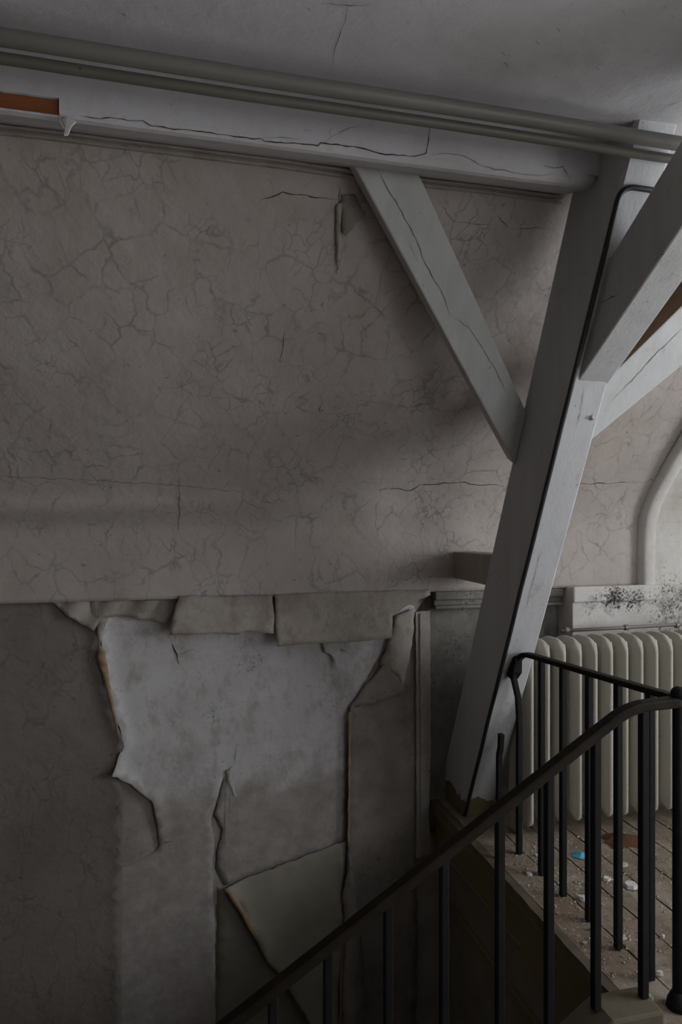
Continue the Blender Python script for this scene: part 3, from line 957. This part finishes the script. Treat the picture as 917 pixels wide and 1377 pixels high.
v, f = tube([(rs[0], rs[1] + 0.003, rs[2]), (rs[0], rs[1] - 0.0012, rs[2])], [0.0035, 0.0022], 8)
mesh_obj('rust_spot', v, f, M['rust'], p2)

cz = 0.752
pts = []
for i in range(26):
    z = ZF + 0.01 + (cz - 0.030 - ZF) * i / 25
    wob = 0.0018 * noise.noise(Vector((z * 7, 0, 8)))
    pts.append((PX0 + 0.0005 + wob, post_front(z) - 0.0035, z))
last = pts[-1]
pts += arc(last, (PX0 + 0.003, post_front(cz) - 0.006, cz + 0.008), (PX0 + 0.034, post_front(cz) - 0.009, cz + 0.008), 8)[1:]
pts += [(PX0 + 0.07, post_front(cz) - 0.009, cz + 0.008), (PX1 + 0.03, post_front(cz) - 0.006, cz + 0.007)]
v, f = tube(pts, 0.0066, 10)
ca = mesh_obj('power_cable', v, f, M['cable'], None, smooth=True)
tag(ca, 'black cable running up the edge of the leaning post and across its top', 'cable')

# ------------------------------------------------------------------ railings
ra = empty('iron_railing', (1.06, YR, ZF), 'black iron balustrade guarding the landing edge and the stair, with brown handrails', 'railing')
RH = 0.0085
def bar_part(name, top, bottom, half, mat=None):
    v, f = tube([bottom, top], half, 4, square=True)
    return mesh_obj(name, v, f, mat or M['iron'], ra, 0.0025)
RX = 1.06
NY = 1.252
# landing handrail towards the post, ending in a forged lug
zr0, zr1 = -0.388, -0.418
pts = [(RX, NY, zr0), (RX, 1.55, -0.402), (RX, 1.86, zr1 + 0.003)] + arc((RX, 1.885, zr1 + 0.001), (RX - 0.004, 1.925, zr1), (RX - 0.012, 1.932, zr1 - 0.03), 6)
v, f = tube(pts, 0.013, 4, square=True, rz=0.0075)
mesh_obj('handrail', v, f, M['rail'], ra, 0.004)
v, f = tube([(RX - 0.014, 1.930, zr1 - 0.012), (RX - 0.016, 1.940, zr1 - 0.055), (RX - 0.022, 1.950, zr1 - 0.082)], [0.012, 0.017, 0.014], 4, square=True)
lug = mesh_obj('mounting_lug', v, f, M['iron'], ra, 0.004)
# stair handrail
pts = [(RX, NY, zr0 - 0.006), (0.99, NY, -0.396)] + arc((0.965, NY, -0.398), (0.93, NY, -0.402), (0.895, NY, -0.424), 6) + [(0.106, NY, -0.915), (-0.75, NY, -0.915 - 0.625 * 0.856)]
v, f = tube(pts, 0.014, 4, square=True, rz=0.0115)
mesh_obj('handrail', v, f, M['rail'], ra, 0.006)
def rail_z(x): return -0.40 if x > 0.93 else -0.402 - (0.93 - x) * 0.6225
# landing balusters
def yl(px):
    d = ray(px, 700)
    return RX * d[1] / d[0]
lb = []
for px in (728, 757, 792, 831, 874):
    y = yl(px)
    bar_part('baluster', (RX, y, zr0 + (zr1 - zr0) * (y - NY) / 0.66 - 0.005), (RX, y, ZF), RH)
# the first one bends against the lug
y = yl(698)
v, f = tube([(RX, y, ZF), (RX, y, -0.62), (RX - 0.004, y, -0.56), (RX - 0.018, 1.944, -0.505), (RX - 0.022, 1.946, -0.49)], RH, 4, square=True)
mesh_obj('baluster', v, f, M['iron'], ra, 0.0025)
# newel with a ball
v, f = tube([(RX, NY, ZF), (RX, NY, zr0 + 0.004)], 0.0125, 12)
nw = mesh_obj('newel', v, f, M['iron'], ra, smooth=True)
v, f = [], []
for i in range(9):
    th = math.pi * i / 8
    for k in range(14):
        v.append((RX + 0.017 * math.sin(th) * math.cos(2 * math.pi * k / 14), NY + 0.017 * math.sin(th) * math.sin(2 * math.pi * k / 14), zr0 + 0.010 + 0.017 * math.cos(th)))
for i in range(8):
    for k in range(14):
        f.append((i * 14 + k, i * 14 + (k + 1) % 14, (i + 1) * 14 + (k + 1) % 14, (i + 1) * 14 + k))
mesh_obj('newel_ball', v, f, M['iron'], nw, smooth=True)
v, f = tube([(RX, NY, ZF), (RX, NY, ZF + 0.012), (RX, NY, ZF + 0.035)], [0.026, 0.024, 0.013], 12)
mesh_obj('newel_foot', v, f, M['iron'], nw, smooth=True)
# stair balusters
for px in (865, 801, 738, 672, 597, 522, 441, 367, 290, 210):
    d = ray(px, 700)
    x = NY * d[0] / d[1]
    zb = ZF + 0.035 - max(0.0, sx0 - x) * SL
    bar_part('baluster', (x, NY, rail_z(x) - 0.008), (x, NY, zb), RH)
bb = empty('broken_baluster', (0.985, yl(671) * 0.985 / RX, ZF), 'single broken iron baluster with a bent free end in front of the post', 'baluster')
def yx(px, x):
    d = ray(px, 700)
    return x * d[1] / d[0]
yb_ = yx(671, 0.985)
top = on_y(674, 987, yb_ - 0.01)
v, f = tube([(0.985, yb_, ZF), (0.985, yb_, top[2] - 0.07), (0.988, yb_ - 0.004, top[2] - 0.045), (top[0], top[1], top[2])], [0.008, 0.008, 0.008, 0.0085], 4, square=True)
mesh_obj('bent_bar', v, f, M['iron'], bb, 0.002)

# ------------------------------------------------------------------ radiator
rad = empty('cast_iron_radiator', (1.6, 2.06, ZF), 'long cream cast iron column radiator below the window breast', 'radiator')
RZ0, RZ1 = -1.000, -0.398
RY0, RY1 = 1.980, 2.130
def section_mesh():
    """one column: rounded outline in Y-Z, a narrow nose at the front and fuller sides behind"""
    out = []
    r = 0.055
    def corner(cy, cz, a0, a1, rr):
        return [(cy + rr * math.cos(a0 + (a1 - a0) * i / 6), cz + rr * math.sin(a0 + (a1 - a0) * i / 6)) for i in range(7)]
    P = math.pi
    outline = corner(RY0 + r, RZ0 + 0.04, 1.5 * P, P, 0.04) if False else []
    outline += corner(RY0 + 0.035, RZ0 + 0.035, 1.5 * P, P, 0.035)
    outline += corner(RY0 + r, RZ1 - r, P, 0.5 * P, r)
    outline += corner(RY1 - r, RZ1 - r, 0.5 * P, 0, r)
    outline += corner(RY1 - 0.035, RZ0 + 0.035, 0, -0.5 * P, 0.035)
    cy, cz = (RY0 + RY1) / 2, (RZ0 + RZ1) / 2
    rings = [(1.0, 0.0045, 0.0), (0.985, 0.0075, 0.004), (0.93, 0.013, 0.014), (0.80, 0.022, 0.030)]
    v, f = [], []
    n = len(outline)
    def inset(k):
        q = []
        for (y, z) in outline:
            # move towards the medial box so that the rim keeps its width
            yy = max(min(y, RY1 - k), RY0 + k)
            zz = max(min(z, RZ1 - k), RZ0 + k)
            q.append((yy, zz))
        return q
    lay = [(0.0, 0.0042), (0.004, 0.0066), (0.014, 0.0115), (0.034, 0.0180)]
    for side in (-1, 1):
        for k, hx in lay:
            v += [(side * hx, y, z) for y, z in inset(k)]
    L = len(lay)
    for s in range(2):
        o = s * L * n
        for l in range(L - 1):
            for i in range(n):
                j = (i + 1) % n
                f.append((o + l * n + i, o + l * n + j, o + (l + 1) * n + j, o + (l + 1) * n + i))
        f.append(tuple(o + (L - 1) * n + i for i in range(n)))
    for i in range(n):
        j = (i + 1) % n
        f.append((i, j, L * n + j, L * n + i))
    return v, f
v, f = section_mesh()
sx = 1.126
first = None
NS = 20
SP = 0.0583
for i in range(NS):
    x = sx + i * SP
    if first is None:
        first = mesh_obj('radiator_section', [(a + x, b, c) for a, b, c in v], f, M['radiator'], rad, smooth=False)
        for p in first.data.polygons: p.use_smooth = len(p.vertices) == 4
    else:
        o = first.copy()
        col.objects.link(o)
        o.parent = rad
        o.location = (i * SP * S, 0, 0)
for zz in (RZ0 + 0.05, RZ1 - 0.06):
    vv, ff = tube([(sx - 0.015, 2.055, zz), (sx + (NS - 1) * SP + 0.015, 2.055, zz)], 0.02, 14)
    mesh_obj('connecting_nipple', vv, ff, M['radiator'], rad, smooth=True)
for i in (0, NS - 1):
    for y in (2.085,):
        box('foot', (sx + i * SP - 0.012, sx + i * SP + 0.012, y - 0.025, y + 0.025, ZF, RZ0 + 0.04), M['radiator'], rad, 0.004)
# thin pipe with couplings along the breast above the radiator
rp = empty('radiator_pipe', (1.8, 2.2, -0.40), 'thin pale pipe with couplings lying just above the radiator back', 'pipe')
vv, ff = tube([(1.36, 2.19, -0.404), (1.60, 2.19, -0.402), (2.4, 2.19, -0.394)], 0.0065, 10)
mesh_obj('pipe_run', vv, ff, M['pipe'], rp, smooth=True)
for x in (1.375, 1.62, 1.84):
    vv, ff = tube([(x, 2.19, -0.402), (x + 0.014, 2.19, -0.402)], 0.0105, 10)
    mesh_obj('coupling', vv, ff, M['pipe'], rp)

# ------------------------------------------------------------------ torn wallpaper on the stairwell wall
def nz2(x, y, k, s): return noise.noise(Vector((x * s, y * s, k)))

left_edge = [(128, 806), (131, 826), (134, 850), (139, 890), (150, 940), (164, 988), (168, 1000), (158, 1020), (160, 1050), (166, 1065), (165, 1180), (163, 1300), (165, 1420)]
def off_left(x, y):
    d = edge_dist((x, y), left_edge)
    curl = max(0, 1 - d / 26.0) ** 2 * (0.020 if y < 1010 else 0.006)
    fold = 0
    if y < 860 and 60 < x < 140:
        fold = 0.010 * math.sin((x * 0.9 - y * 0.75) * 0.16) * max(0, 1 - (y - 806) / 55.0) * min(1, (x - 60) / 30.0)
    return 0.008 + curl + fold + 0.003 * nz2(x, y, 1, 0.012)
sheet('wallpaper_sheet', [(-420, 812), (-200, 808), (0, 807), (60, 806)] + left_edge + [(-420, 1420)], off_left, M['paper_left'], 'dark marbled wallpaper sheet on the far left with a curled torn edge', amp=0.8, seed=11, grid=11)

def off_lining(x, y):
    d = edge_dist((x, y), [(152, 1037), (182, 1056), (206, 1074), (213, 1105), (215, 1135)])
    curl = max(0, 1 - d / 22.0) ** 2 * 0.020
    d2 = edge_dist((x, y), [(134, 822), (139, 895), (165, 992), (152, 1037)])
    curl += max(0, 1 - d2 / 18.0) ** 2 * 0.026
    k = max(0.0, min(1.0, (y - 1090) / 70.0)) if x < 291 else 0.0
    k = max(k, max(0.0, min(1.0, (y - 1128) / 14.0)) if x < 215 else 0.0)
    return 0.0045 - 0.0028 * k + curl * (1 - k) + 0.002 * nz2(x, y, 4, 0.015) * (1 - k)
ln = sheet('lining_paper', [(134, 815), (240, 800), (470, 798), (556, 815), (560, 830), (520, 880), (472, 945), (467, 1000), (464, 1132), (380, 1160), (302, 1190), (290, 1168), (293, 1140), (299, 1115), (288, 1096), (296, 1064), (302, 1040), (292, 1075), (284, 1100), (288, 1130), (286, 1170), (289, 1250), (290, 1420), (150, 1420), (150, 1172), (180, 1160), (206, 1146), (215, 1135), (212, 1105), (205, 1074), (182, 1056), (152, 1037), (167, 995), (150, 940), (139, 895)],
           off_lining, M['lining'], 'large torn sheet of white lining paper spotted with mould', seed=12, grid=9)
# tan torn rim along the left of the white sheet
sheet('torn_rim', [(134, 862), (143, 874), (147, 905), (150, 925), (162, 985), (158, 980), (146, 930), (139, 902), (132, 882)], lambda x, y: 0.036, M['torn_edge'], parent=ln, amp=0.8, step=5, seed=13, grid=6)
sheet('torn_rim', [(133, 826), (150, 824), (138, 850), (136, 866), (132, 850)], lambda x, y: 0.034, M['paper_strip'], parent=ln, amp=0.6, step=5, seed=14, grid=6)
# small tears in the white sheet
lmap = lambda x, y: on_y(x, y, YL - 0.0085)
for i, (pl, w) in enumerate([([(232, 866), (238, 880), (241, 893)], 5.0), ([(240, 880), (252, 876), (262, 873)], 2.0), ([(222, 840), (228, 856), (233, 866)], 1.5),
                             ([(350, 880), (352, 893)], 2.5), ([(318, 1000), (316, 1025), (306, 1038)], 1.4), ([(296, 1064), (288, 1096), (299, 1115), (293, 1140), (290, 1168), (300, 1188)], 2.4)]):
    ribbon('tear', pl, w, lmap, M['crack'] if i in (0, 1, 3, 5) else M['crack_soft'], ln, 1.2, 6, 500 + i)
for i, (x, y, w) in enumerate([(216, 1126, 6), (222, 1132, 5)]):
    ribbon('smudge', [(x - 6, y), (x, y + 1), (x + 9, y - 1)], w, lmap, M['crack'], ln, 1.0, 4, 540 + i)
fk = sheet('paper_tear', [(303, 1034), (312, 1030), (311, 1046), (318, 1068), (312, 1066), (306, 1050)], lambda x, y: 0.008 + (y - 1030) / 38 * 0.022, M['paper_strip'], 'small curled tear in the middle of the white lining paper', seed=15, grid=6, step=4, amp=0.8)

# plaster ridges near the lower middle
for i, pl in enumerate([[(303, 1062), (304, 1110), (303, 1180)], [(309, 1060), (310, 1105)]]):
    ribbon('ridge', pl, 2.0, lmap, M['paper_strip'], ln, 0.8, 8, 560 + i)

# dark older paper below
sheet('older_paper', [(292, 1192), (300, 1196), (340, 1180), (460, 1135), (468, 1200), (470, 1420), (291, 1420)], lambda x, y: 0.0035, M['paper_olive'], 'dark olive brown older paper below the white lining', seed=16, grid=14)
fl_left = [(301, 1190), (320, 1214), (333, 1240), (345, 1256), (356, 1282), (374, 1300), (392, 1330), (418, 1372), (450, 1430)]
def off_flap(x, y):
    d = edge_dist((x, y), fl_left)
    top = edge_dist((x, y), [(301, 1190), (463, 1129)])
    return 0.012 + min(1, top / 70.0) * 0.012 + max(0, 1 - d / 30) ** 2 * 0.016 + 0.003 * nz2(x, y, 7, 0.02)
fp = sheet('wallpaper_flap', fl_left + [(458, 1430), (452, 1330), (462, 1240), (460, 1200), (464, 1128), (430, 1141), (380, 1160)], off_flap, M['paper_back'], 'large triangular greenish flap of paper hanging down above the stair rail', seed=17, grid=9)
sheet('torn_rim', [(301, 1190), (311, 1192), (330, 1222), (344, 1244), (354, 1266), (372, 1290), (376, 1301), (362, 1292), (346, 1262), (332, 1240), (318, 1214)], lambda x, y: 0.036, M['torn_edge'], parent=fp, seed=18, amp=1.0, step=5, grid=6)

# right hand sheet between the white lining and the batten
r_edge = [(468, 950), (467, 1000), (466, 1060), (466, 1130), (462, 1190), (460, 1240), (455, 1300), (452, 1420)]
def off_right(x, y):
    d = edge_dist((x, y), r_edge)
    return 0.010 + max(0, 1 - d / 22) ** 2 * 0.022 + 0.002 * nz2(x, y, 9, 0.02)
rs_ = sheet('wallpaper_sheet', [(470, 948), (500, 900), (530, 850), (556, 826), (560, 1000), (558, 1420)] + r_edge[::-1], off_right, M['paper_right'], 'smoky brown wallpaper sheet between white lining and vertical batten', seed=19, grid=10)
sheet('torn_rim', [(465, 955), (469, 953), (468, 1010), (467, 1070), (467, 1128), (464, 1132), (465, 1060), (465, 1000)], lambda x, y: 0.036, M['torn_edge'], parent=rs_, seed=20, amp=0.7, step=6, grid=6)
def off_curl(x, y):
    t = (x - 455) / 28.0
    return 0.028 + 0.022 * math.sin(max(0, min(1, t)) * math.pi)
sheet('wallpaper_curl', [(465, 1130), (470, 1160), (478, 1220), (486, 1300), (492, 1430), (458, 1430), (458, 1300), (461, 1240), (457, 1200), (463, 1165)], off_curl, M['paper_right'], 'narrow rolled strip of paper hanging beside the greenish flap', seed=21, grid=6, step=5)

# strips hanging from the seam
YS = 2.334
def off_strip(y0, y1, roll, amp2, k):
    def o(x, y):
        t = (y - y0) / (y1 - y0)
        return 0.003 + roll * max(0, t) ** 1.5 + amp2 * nz2(x, y, k, 0.03) + (0.006 * math.sin((t - 0.72) / 0.28 * math.pi) if t > 0.72 else 0)
    return o
sheet('wallpaper_strip', [(241, 801), (300, 802), (366, 800), (368, 825), (366, 850), (330, 846), (318, 852), (290, 850), (228, 852), (232, 828)], off_strip(800, 852, 0.026, 0.006, 2), M['paper_strip'], 'shorter beige wallpaper strip hanging from the seam, left of the two', plane=YS, seed=22, grid=7, amp=0.9)
sheet('wallpaper_strip', [(369, 799), (430, 797), (520, 795), (578, 793), (578, 800), (545, 815), (526, 828), (524, 856), (470, 861), (420, 862), (371, 867), (370, 830)], off_strip(796, 867, 0.030, 0.006, 5), M['paper_strip'], 'longer beige wallpaper strip hanging from the seam, nearer the post', plane=YS, seed=23, grid=7, amp=0.9)
def off_tri(x, y): return 0.020 + 0.026 * math.sin((x - 508) / 46.0 * math.pi) * max(0.0, min(1.0, (y - 815) / 60.0))
sheet('wallpaper_scrap', [(530, 826), (555, 816), (553, 850), (547, 880), (540, 908), (537, 922), (531, 905), (508, 893), (516, 866)], off_tri, M['paper_strip'], 'pointed scrap of wallpaper dangling below the end of the longer strip', seed=24, grid=6)
def off_tri2(x, y): return 0.016 + 0.034 * max(0, min(1, (x - 466) / 80.0))
sheet('wallpaper_scrap', [(466, 952), (485, 925), (505, 900), (512, 890), (530, 904), (538, 926), (520, 936), (495, 945)], off_tri2, M['paper_right'], 'triangular fold of brown paper pointing left at the edge of the white lining', seed=25, grid=6)
sheet('wallpaper_scrap', [(430, 862), (470, 860), (466, 878), (456, 870), (450, 898), (444, 880), (436, 876)], lambda x, y: 0.020 + (y - 860) * 0.0006, M['lining'], 'tiny white paper tatters below the longer hanging strip', seed=26, grid=5, step=4)
# draped paper in the upper left below the seam
def off_drape(x, y):
    return 0.030 + 0.011 * math.sin((x * 0.8 + y * 0.5) * 0.17) * max(0.0, 1 - (y - 806) / 60.0)
sheet('wallpaper_drape', [(70, 807), (134, 806), (240, 804), (231, 826), (224, 838), (200, 832), (160, 826), (136, 830), (128, 846), (110, 838), (92, 826)], off_drape, M['paper_strip'], 'crumpled dark fold of paper under the seam above the white lining', seed=27, grid=5, amp=1.2)

# torn paper beside the head of the diagonal brace
def off_head(x, y): return 0.004
def wall_sheet(name, poly, lift, mat, label, seed, grid=6):
    pl = jag(poly, 0.9, 5, seed)
    n = len(pl)
    pts = [Vector(p) for p in pl]
    x0, x1 = min(p[0] for p in pl), max(p[0] for p in pl)
    y0, y1 = min(p[1] for p in pl), max(p[1] for p in pl)
    y = y0 + 3
    while y < y1:
        x = x0 + 3
        while x < x1:
            if inside((x, y), pl) and edge_dist((x, y), pl + [pl[0]]) > grid * 0.45: pts.append(Vector((x, y)))
            x += grid
        y += grid
    ov, oe, of, *_ = geometry.delaunay_2d_cdt(pts, [(i, (i + 1) % n) for i in range(n)], [], 1, 1e-4)
    vv = [on_wall(p[0], p[1], lift(p[0], p[1])) for p in ov]
    o = mesh_obj(name, vv, [tuple(t) for t in of], mat, None, smooth=True, solid=0.0018)
    return tag(o, label, 'wallpaper')
wall_sheet('wallpaper_flap', [(459, 262), (478, 262), (487, 284), (492, 287), (480, 300), (465, 318), (460, 312)], lambda x, y: 0.004 + 0.020 * max(0, (y - 270) / 45.0), M['paper_right'], 'dark peeled flap of paper behind the head of the diagonal brace', 31)
wall_sheet('wallpaper_flap', [(452, 276), (459, 272), (461, 300), (458, 345), (453, 362), (451, 320)], lambda x, y: 0.003 + 0.012 * math.sin(max(0, min(1, (x - 451) / 10.0)) * math.pi), M['paper_strip'], 'narrow curled lip of paper left of the diagonal brace head', 32, 4)

# ------------------------------------------------------------------ debris on the landing
def chip(name, p, r, h, mat, label, cat, seed, group=None, flat=False, rot=None):
    rnd = random.Random(seed)
    k = rnd.randint(5, 8)
    a0 = rnd.random() * 6.28 if rot is None else rot
    el = rnd.uniform(0.55, 0.95)
    ring = []
    for i in range(k):
        a = 2 * math.pi * i / k
        rr = r * rnd.uniform(0.7, 1.1)
        x, y = rr * math.cos(a), rr * el * math.sin(a)
        ring.append((x * math.cos(a0) - y * math.sin(a0), x * math.sin(a0) + y * math.cos(a0)))
    v = [(p[0] + x, p[1] + y, ZF + 0.0004) for x, y in ring] + [(p[0] + x * 0.86, p[1] + y * 0.86, ZF + h * rnd.uniform(0.7, 1.2)) for x, y in ring]
    f = [tuple(range(k)), tuple(range(2 * k - 1, k - 1, -1))] + [(i, (i + 1) % k, (i + 1) % k + k, i + k) for i in range(k)]
    c = W(p[0], p[1], ZF)
    o = mesh_obj(name, v, f, mat)
    o.data.transform(__import__('mathutils').Matrix.Translation(-c))
    o.location = c
    return tag(o, label, cat, group)
chip('plaster_chip', on_z(848, 1193, ZF), 0.026, 0.010, M['chip'], 'largest white plaster chip, right of the middle landing balusters', 'plaster chip', 1)
chip('plaster_chip', on_z(817, 1183, ZF), 0.018, 0.007, M['chip'], 'white plaster chip left of the largest one', 'plaster chip', 2)
chip('plaster_chip', on_z(840, 1164, ZF), 0.016, 0.006, M['dust'], 'grey plaster chip next to the red brown dirt', 'plaster chip', 3)
chip('plaster_chip', on_z(782, 1209, ZF), 0.013, 0.009, M['chip'], 'small white chip at the foot of a landing baluster', 'plaster chip', 5)
chip('plaster_chip', on_z(836, 1262, ZF), 0.016, 0.006, M['dust'], 'flat grey chip near the front of the landing', 'plaster chip', 6)
chip('plaster_chip', on_z(887, 1311, ZF), 0.011, 0.009, M['chip'], 'round white crumb near the newel foot', 'plaster chip', 7)
# folded turquoise paper
q = on_z(780, 1152, ZF)
v = [(q[0] - 0.026, q[1] + 0.006, ZF + 0.001), (q[0] - 0.006, q[1] + 0.026, ZF + 0.006), (q[0] + 0.008, q[1] + 0.004, ZF + 0.012), (q[0] - 0.012, q[1] - 0.016, ZF + 0.003), (q[0] + 0.030, q[1] - 0.002, ZF + 0.002), (q[0] + 0.006, q[1] - 0.026, ZF + 0.001)]
o = mesh_obj('paper_scrap', v, [(0, 1, 2, 3), (3, 2, 4, 5)], M['blue'], None, solid=0.0012)
tag(o, 'folded turquoise paper scrap on the landing floor', 'paper scrap')
# dirt heap
rnd = random.Random(9)
c = on_z(838, 1130, ZF)
v = [(c[0], c[1], ZF + 0.016)]
K = 22
for ring, (rr, hh) in enumerate(((0.5, 0.011), (1.0, 0.0006))):
    for i in range(K):
        a = 2 * math.pi * i / K
        w = rr * rnd.uniform(0.75, 1.15)
        v.append((c[0] + 0.075 * w * math.cos(a), c[1] + 0.060 * w * math.sin(a), ZF + hh * rnd.uniform(0.6, 1.3)))
f = [(0, 1 + i, 1 + (i + 1) % K) for i in range(K)] + [(1 + i, 1 + K + i, 1 + K + (i + 1) % K, 1 + (i + 1) % K) for i in range(K)]
o = mesh_obj('dirt_heap', v, f, M['dirt'], None, smooth=True)
tag(o, 'flat heap of red brown dirt on the landing in front of the radiator', 'dirt')
# scattered fragments one can count, and uncountable crumbs
rnd = random.Random(21)
cnt = 0
while cnt < 70:
    x, y = rnd.uniform(0.99, 2.0), rnd.uniform(1.22, 1.96)
    if any(math.hypot(x - RX, y - q) < 0.03 for q in (1.25, 1.35, 1.48, 1.62, 1.75, 1.86, 1.95)): continue
    cnt += 1
    o = chip('plaster_crumb', (x, y), rnd.uniform(0.004, 0.011), rnd.uniform(0.003, 0.007), M['chip'] if rnd.random() < 0.45 else M['dust'], 'small plaster fragment scattered on the dusty landing boards', 'plaster crumb', 1000 + cnt, 'plaster fragments on the landing')
v, f = [], []
for i in range(4500):
    x = rnd.uniform(0.975, 2.2)
    y = rnd.uniform(1.22, 2.0)
    if noise.noise(Vector((x * 6, y * 6, 1))) < rnd.uniform(-0.5, 0.4): continue
    r = rnd.uniform(0.0012, 0.0042)
    a = rnd.random() * 6.28
    k = len(v)
    for j in range(3):
        v.append((x + r * math.cos(a + j * 2.09), y + r * math.sin(a + j * 2.09), ZF + 0.0002))
    v.append((x, y, ZF + r * 1.1))
    f += [(k, k + 1, k + 2), (k, k + 1, k + 3), (k + 1, k + 2, k + 3), (k + 2, k, k + 3)]
o = mesh_obj('plaster_grit', v, f, M['dust'])
tag(o, 'fine pale plaster grit strewn over the landing boards', 'plaster grit', kind='stuff')
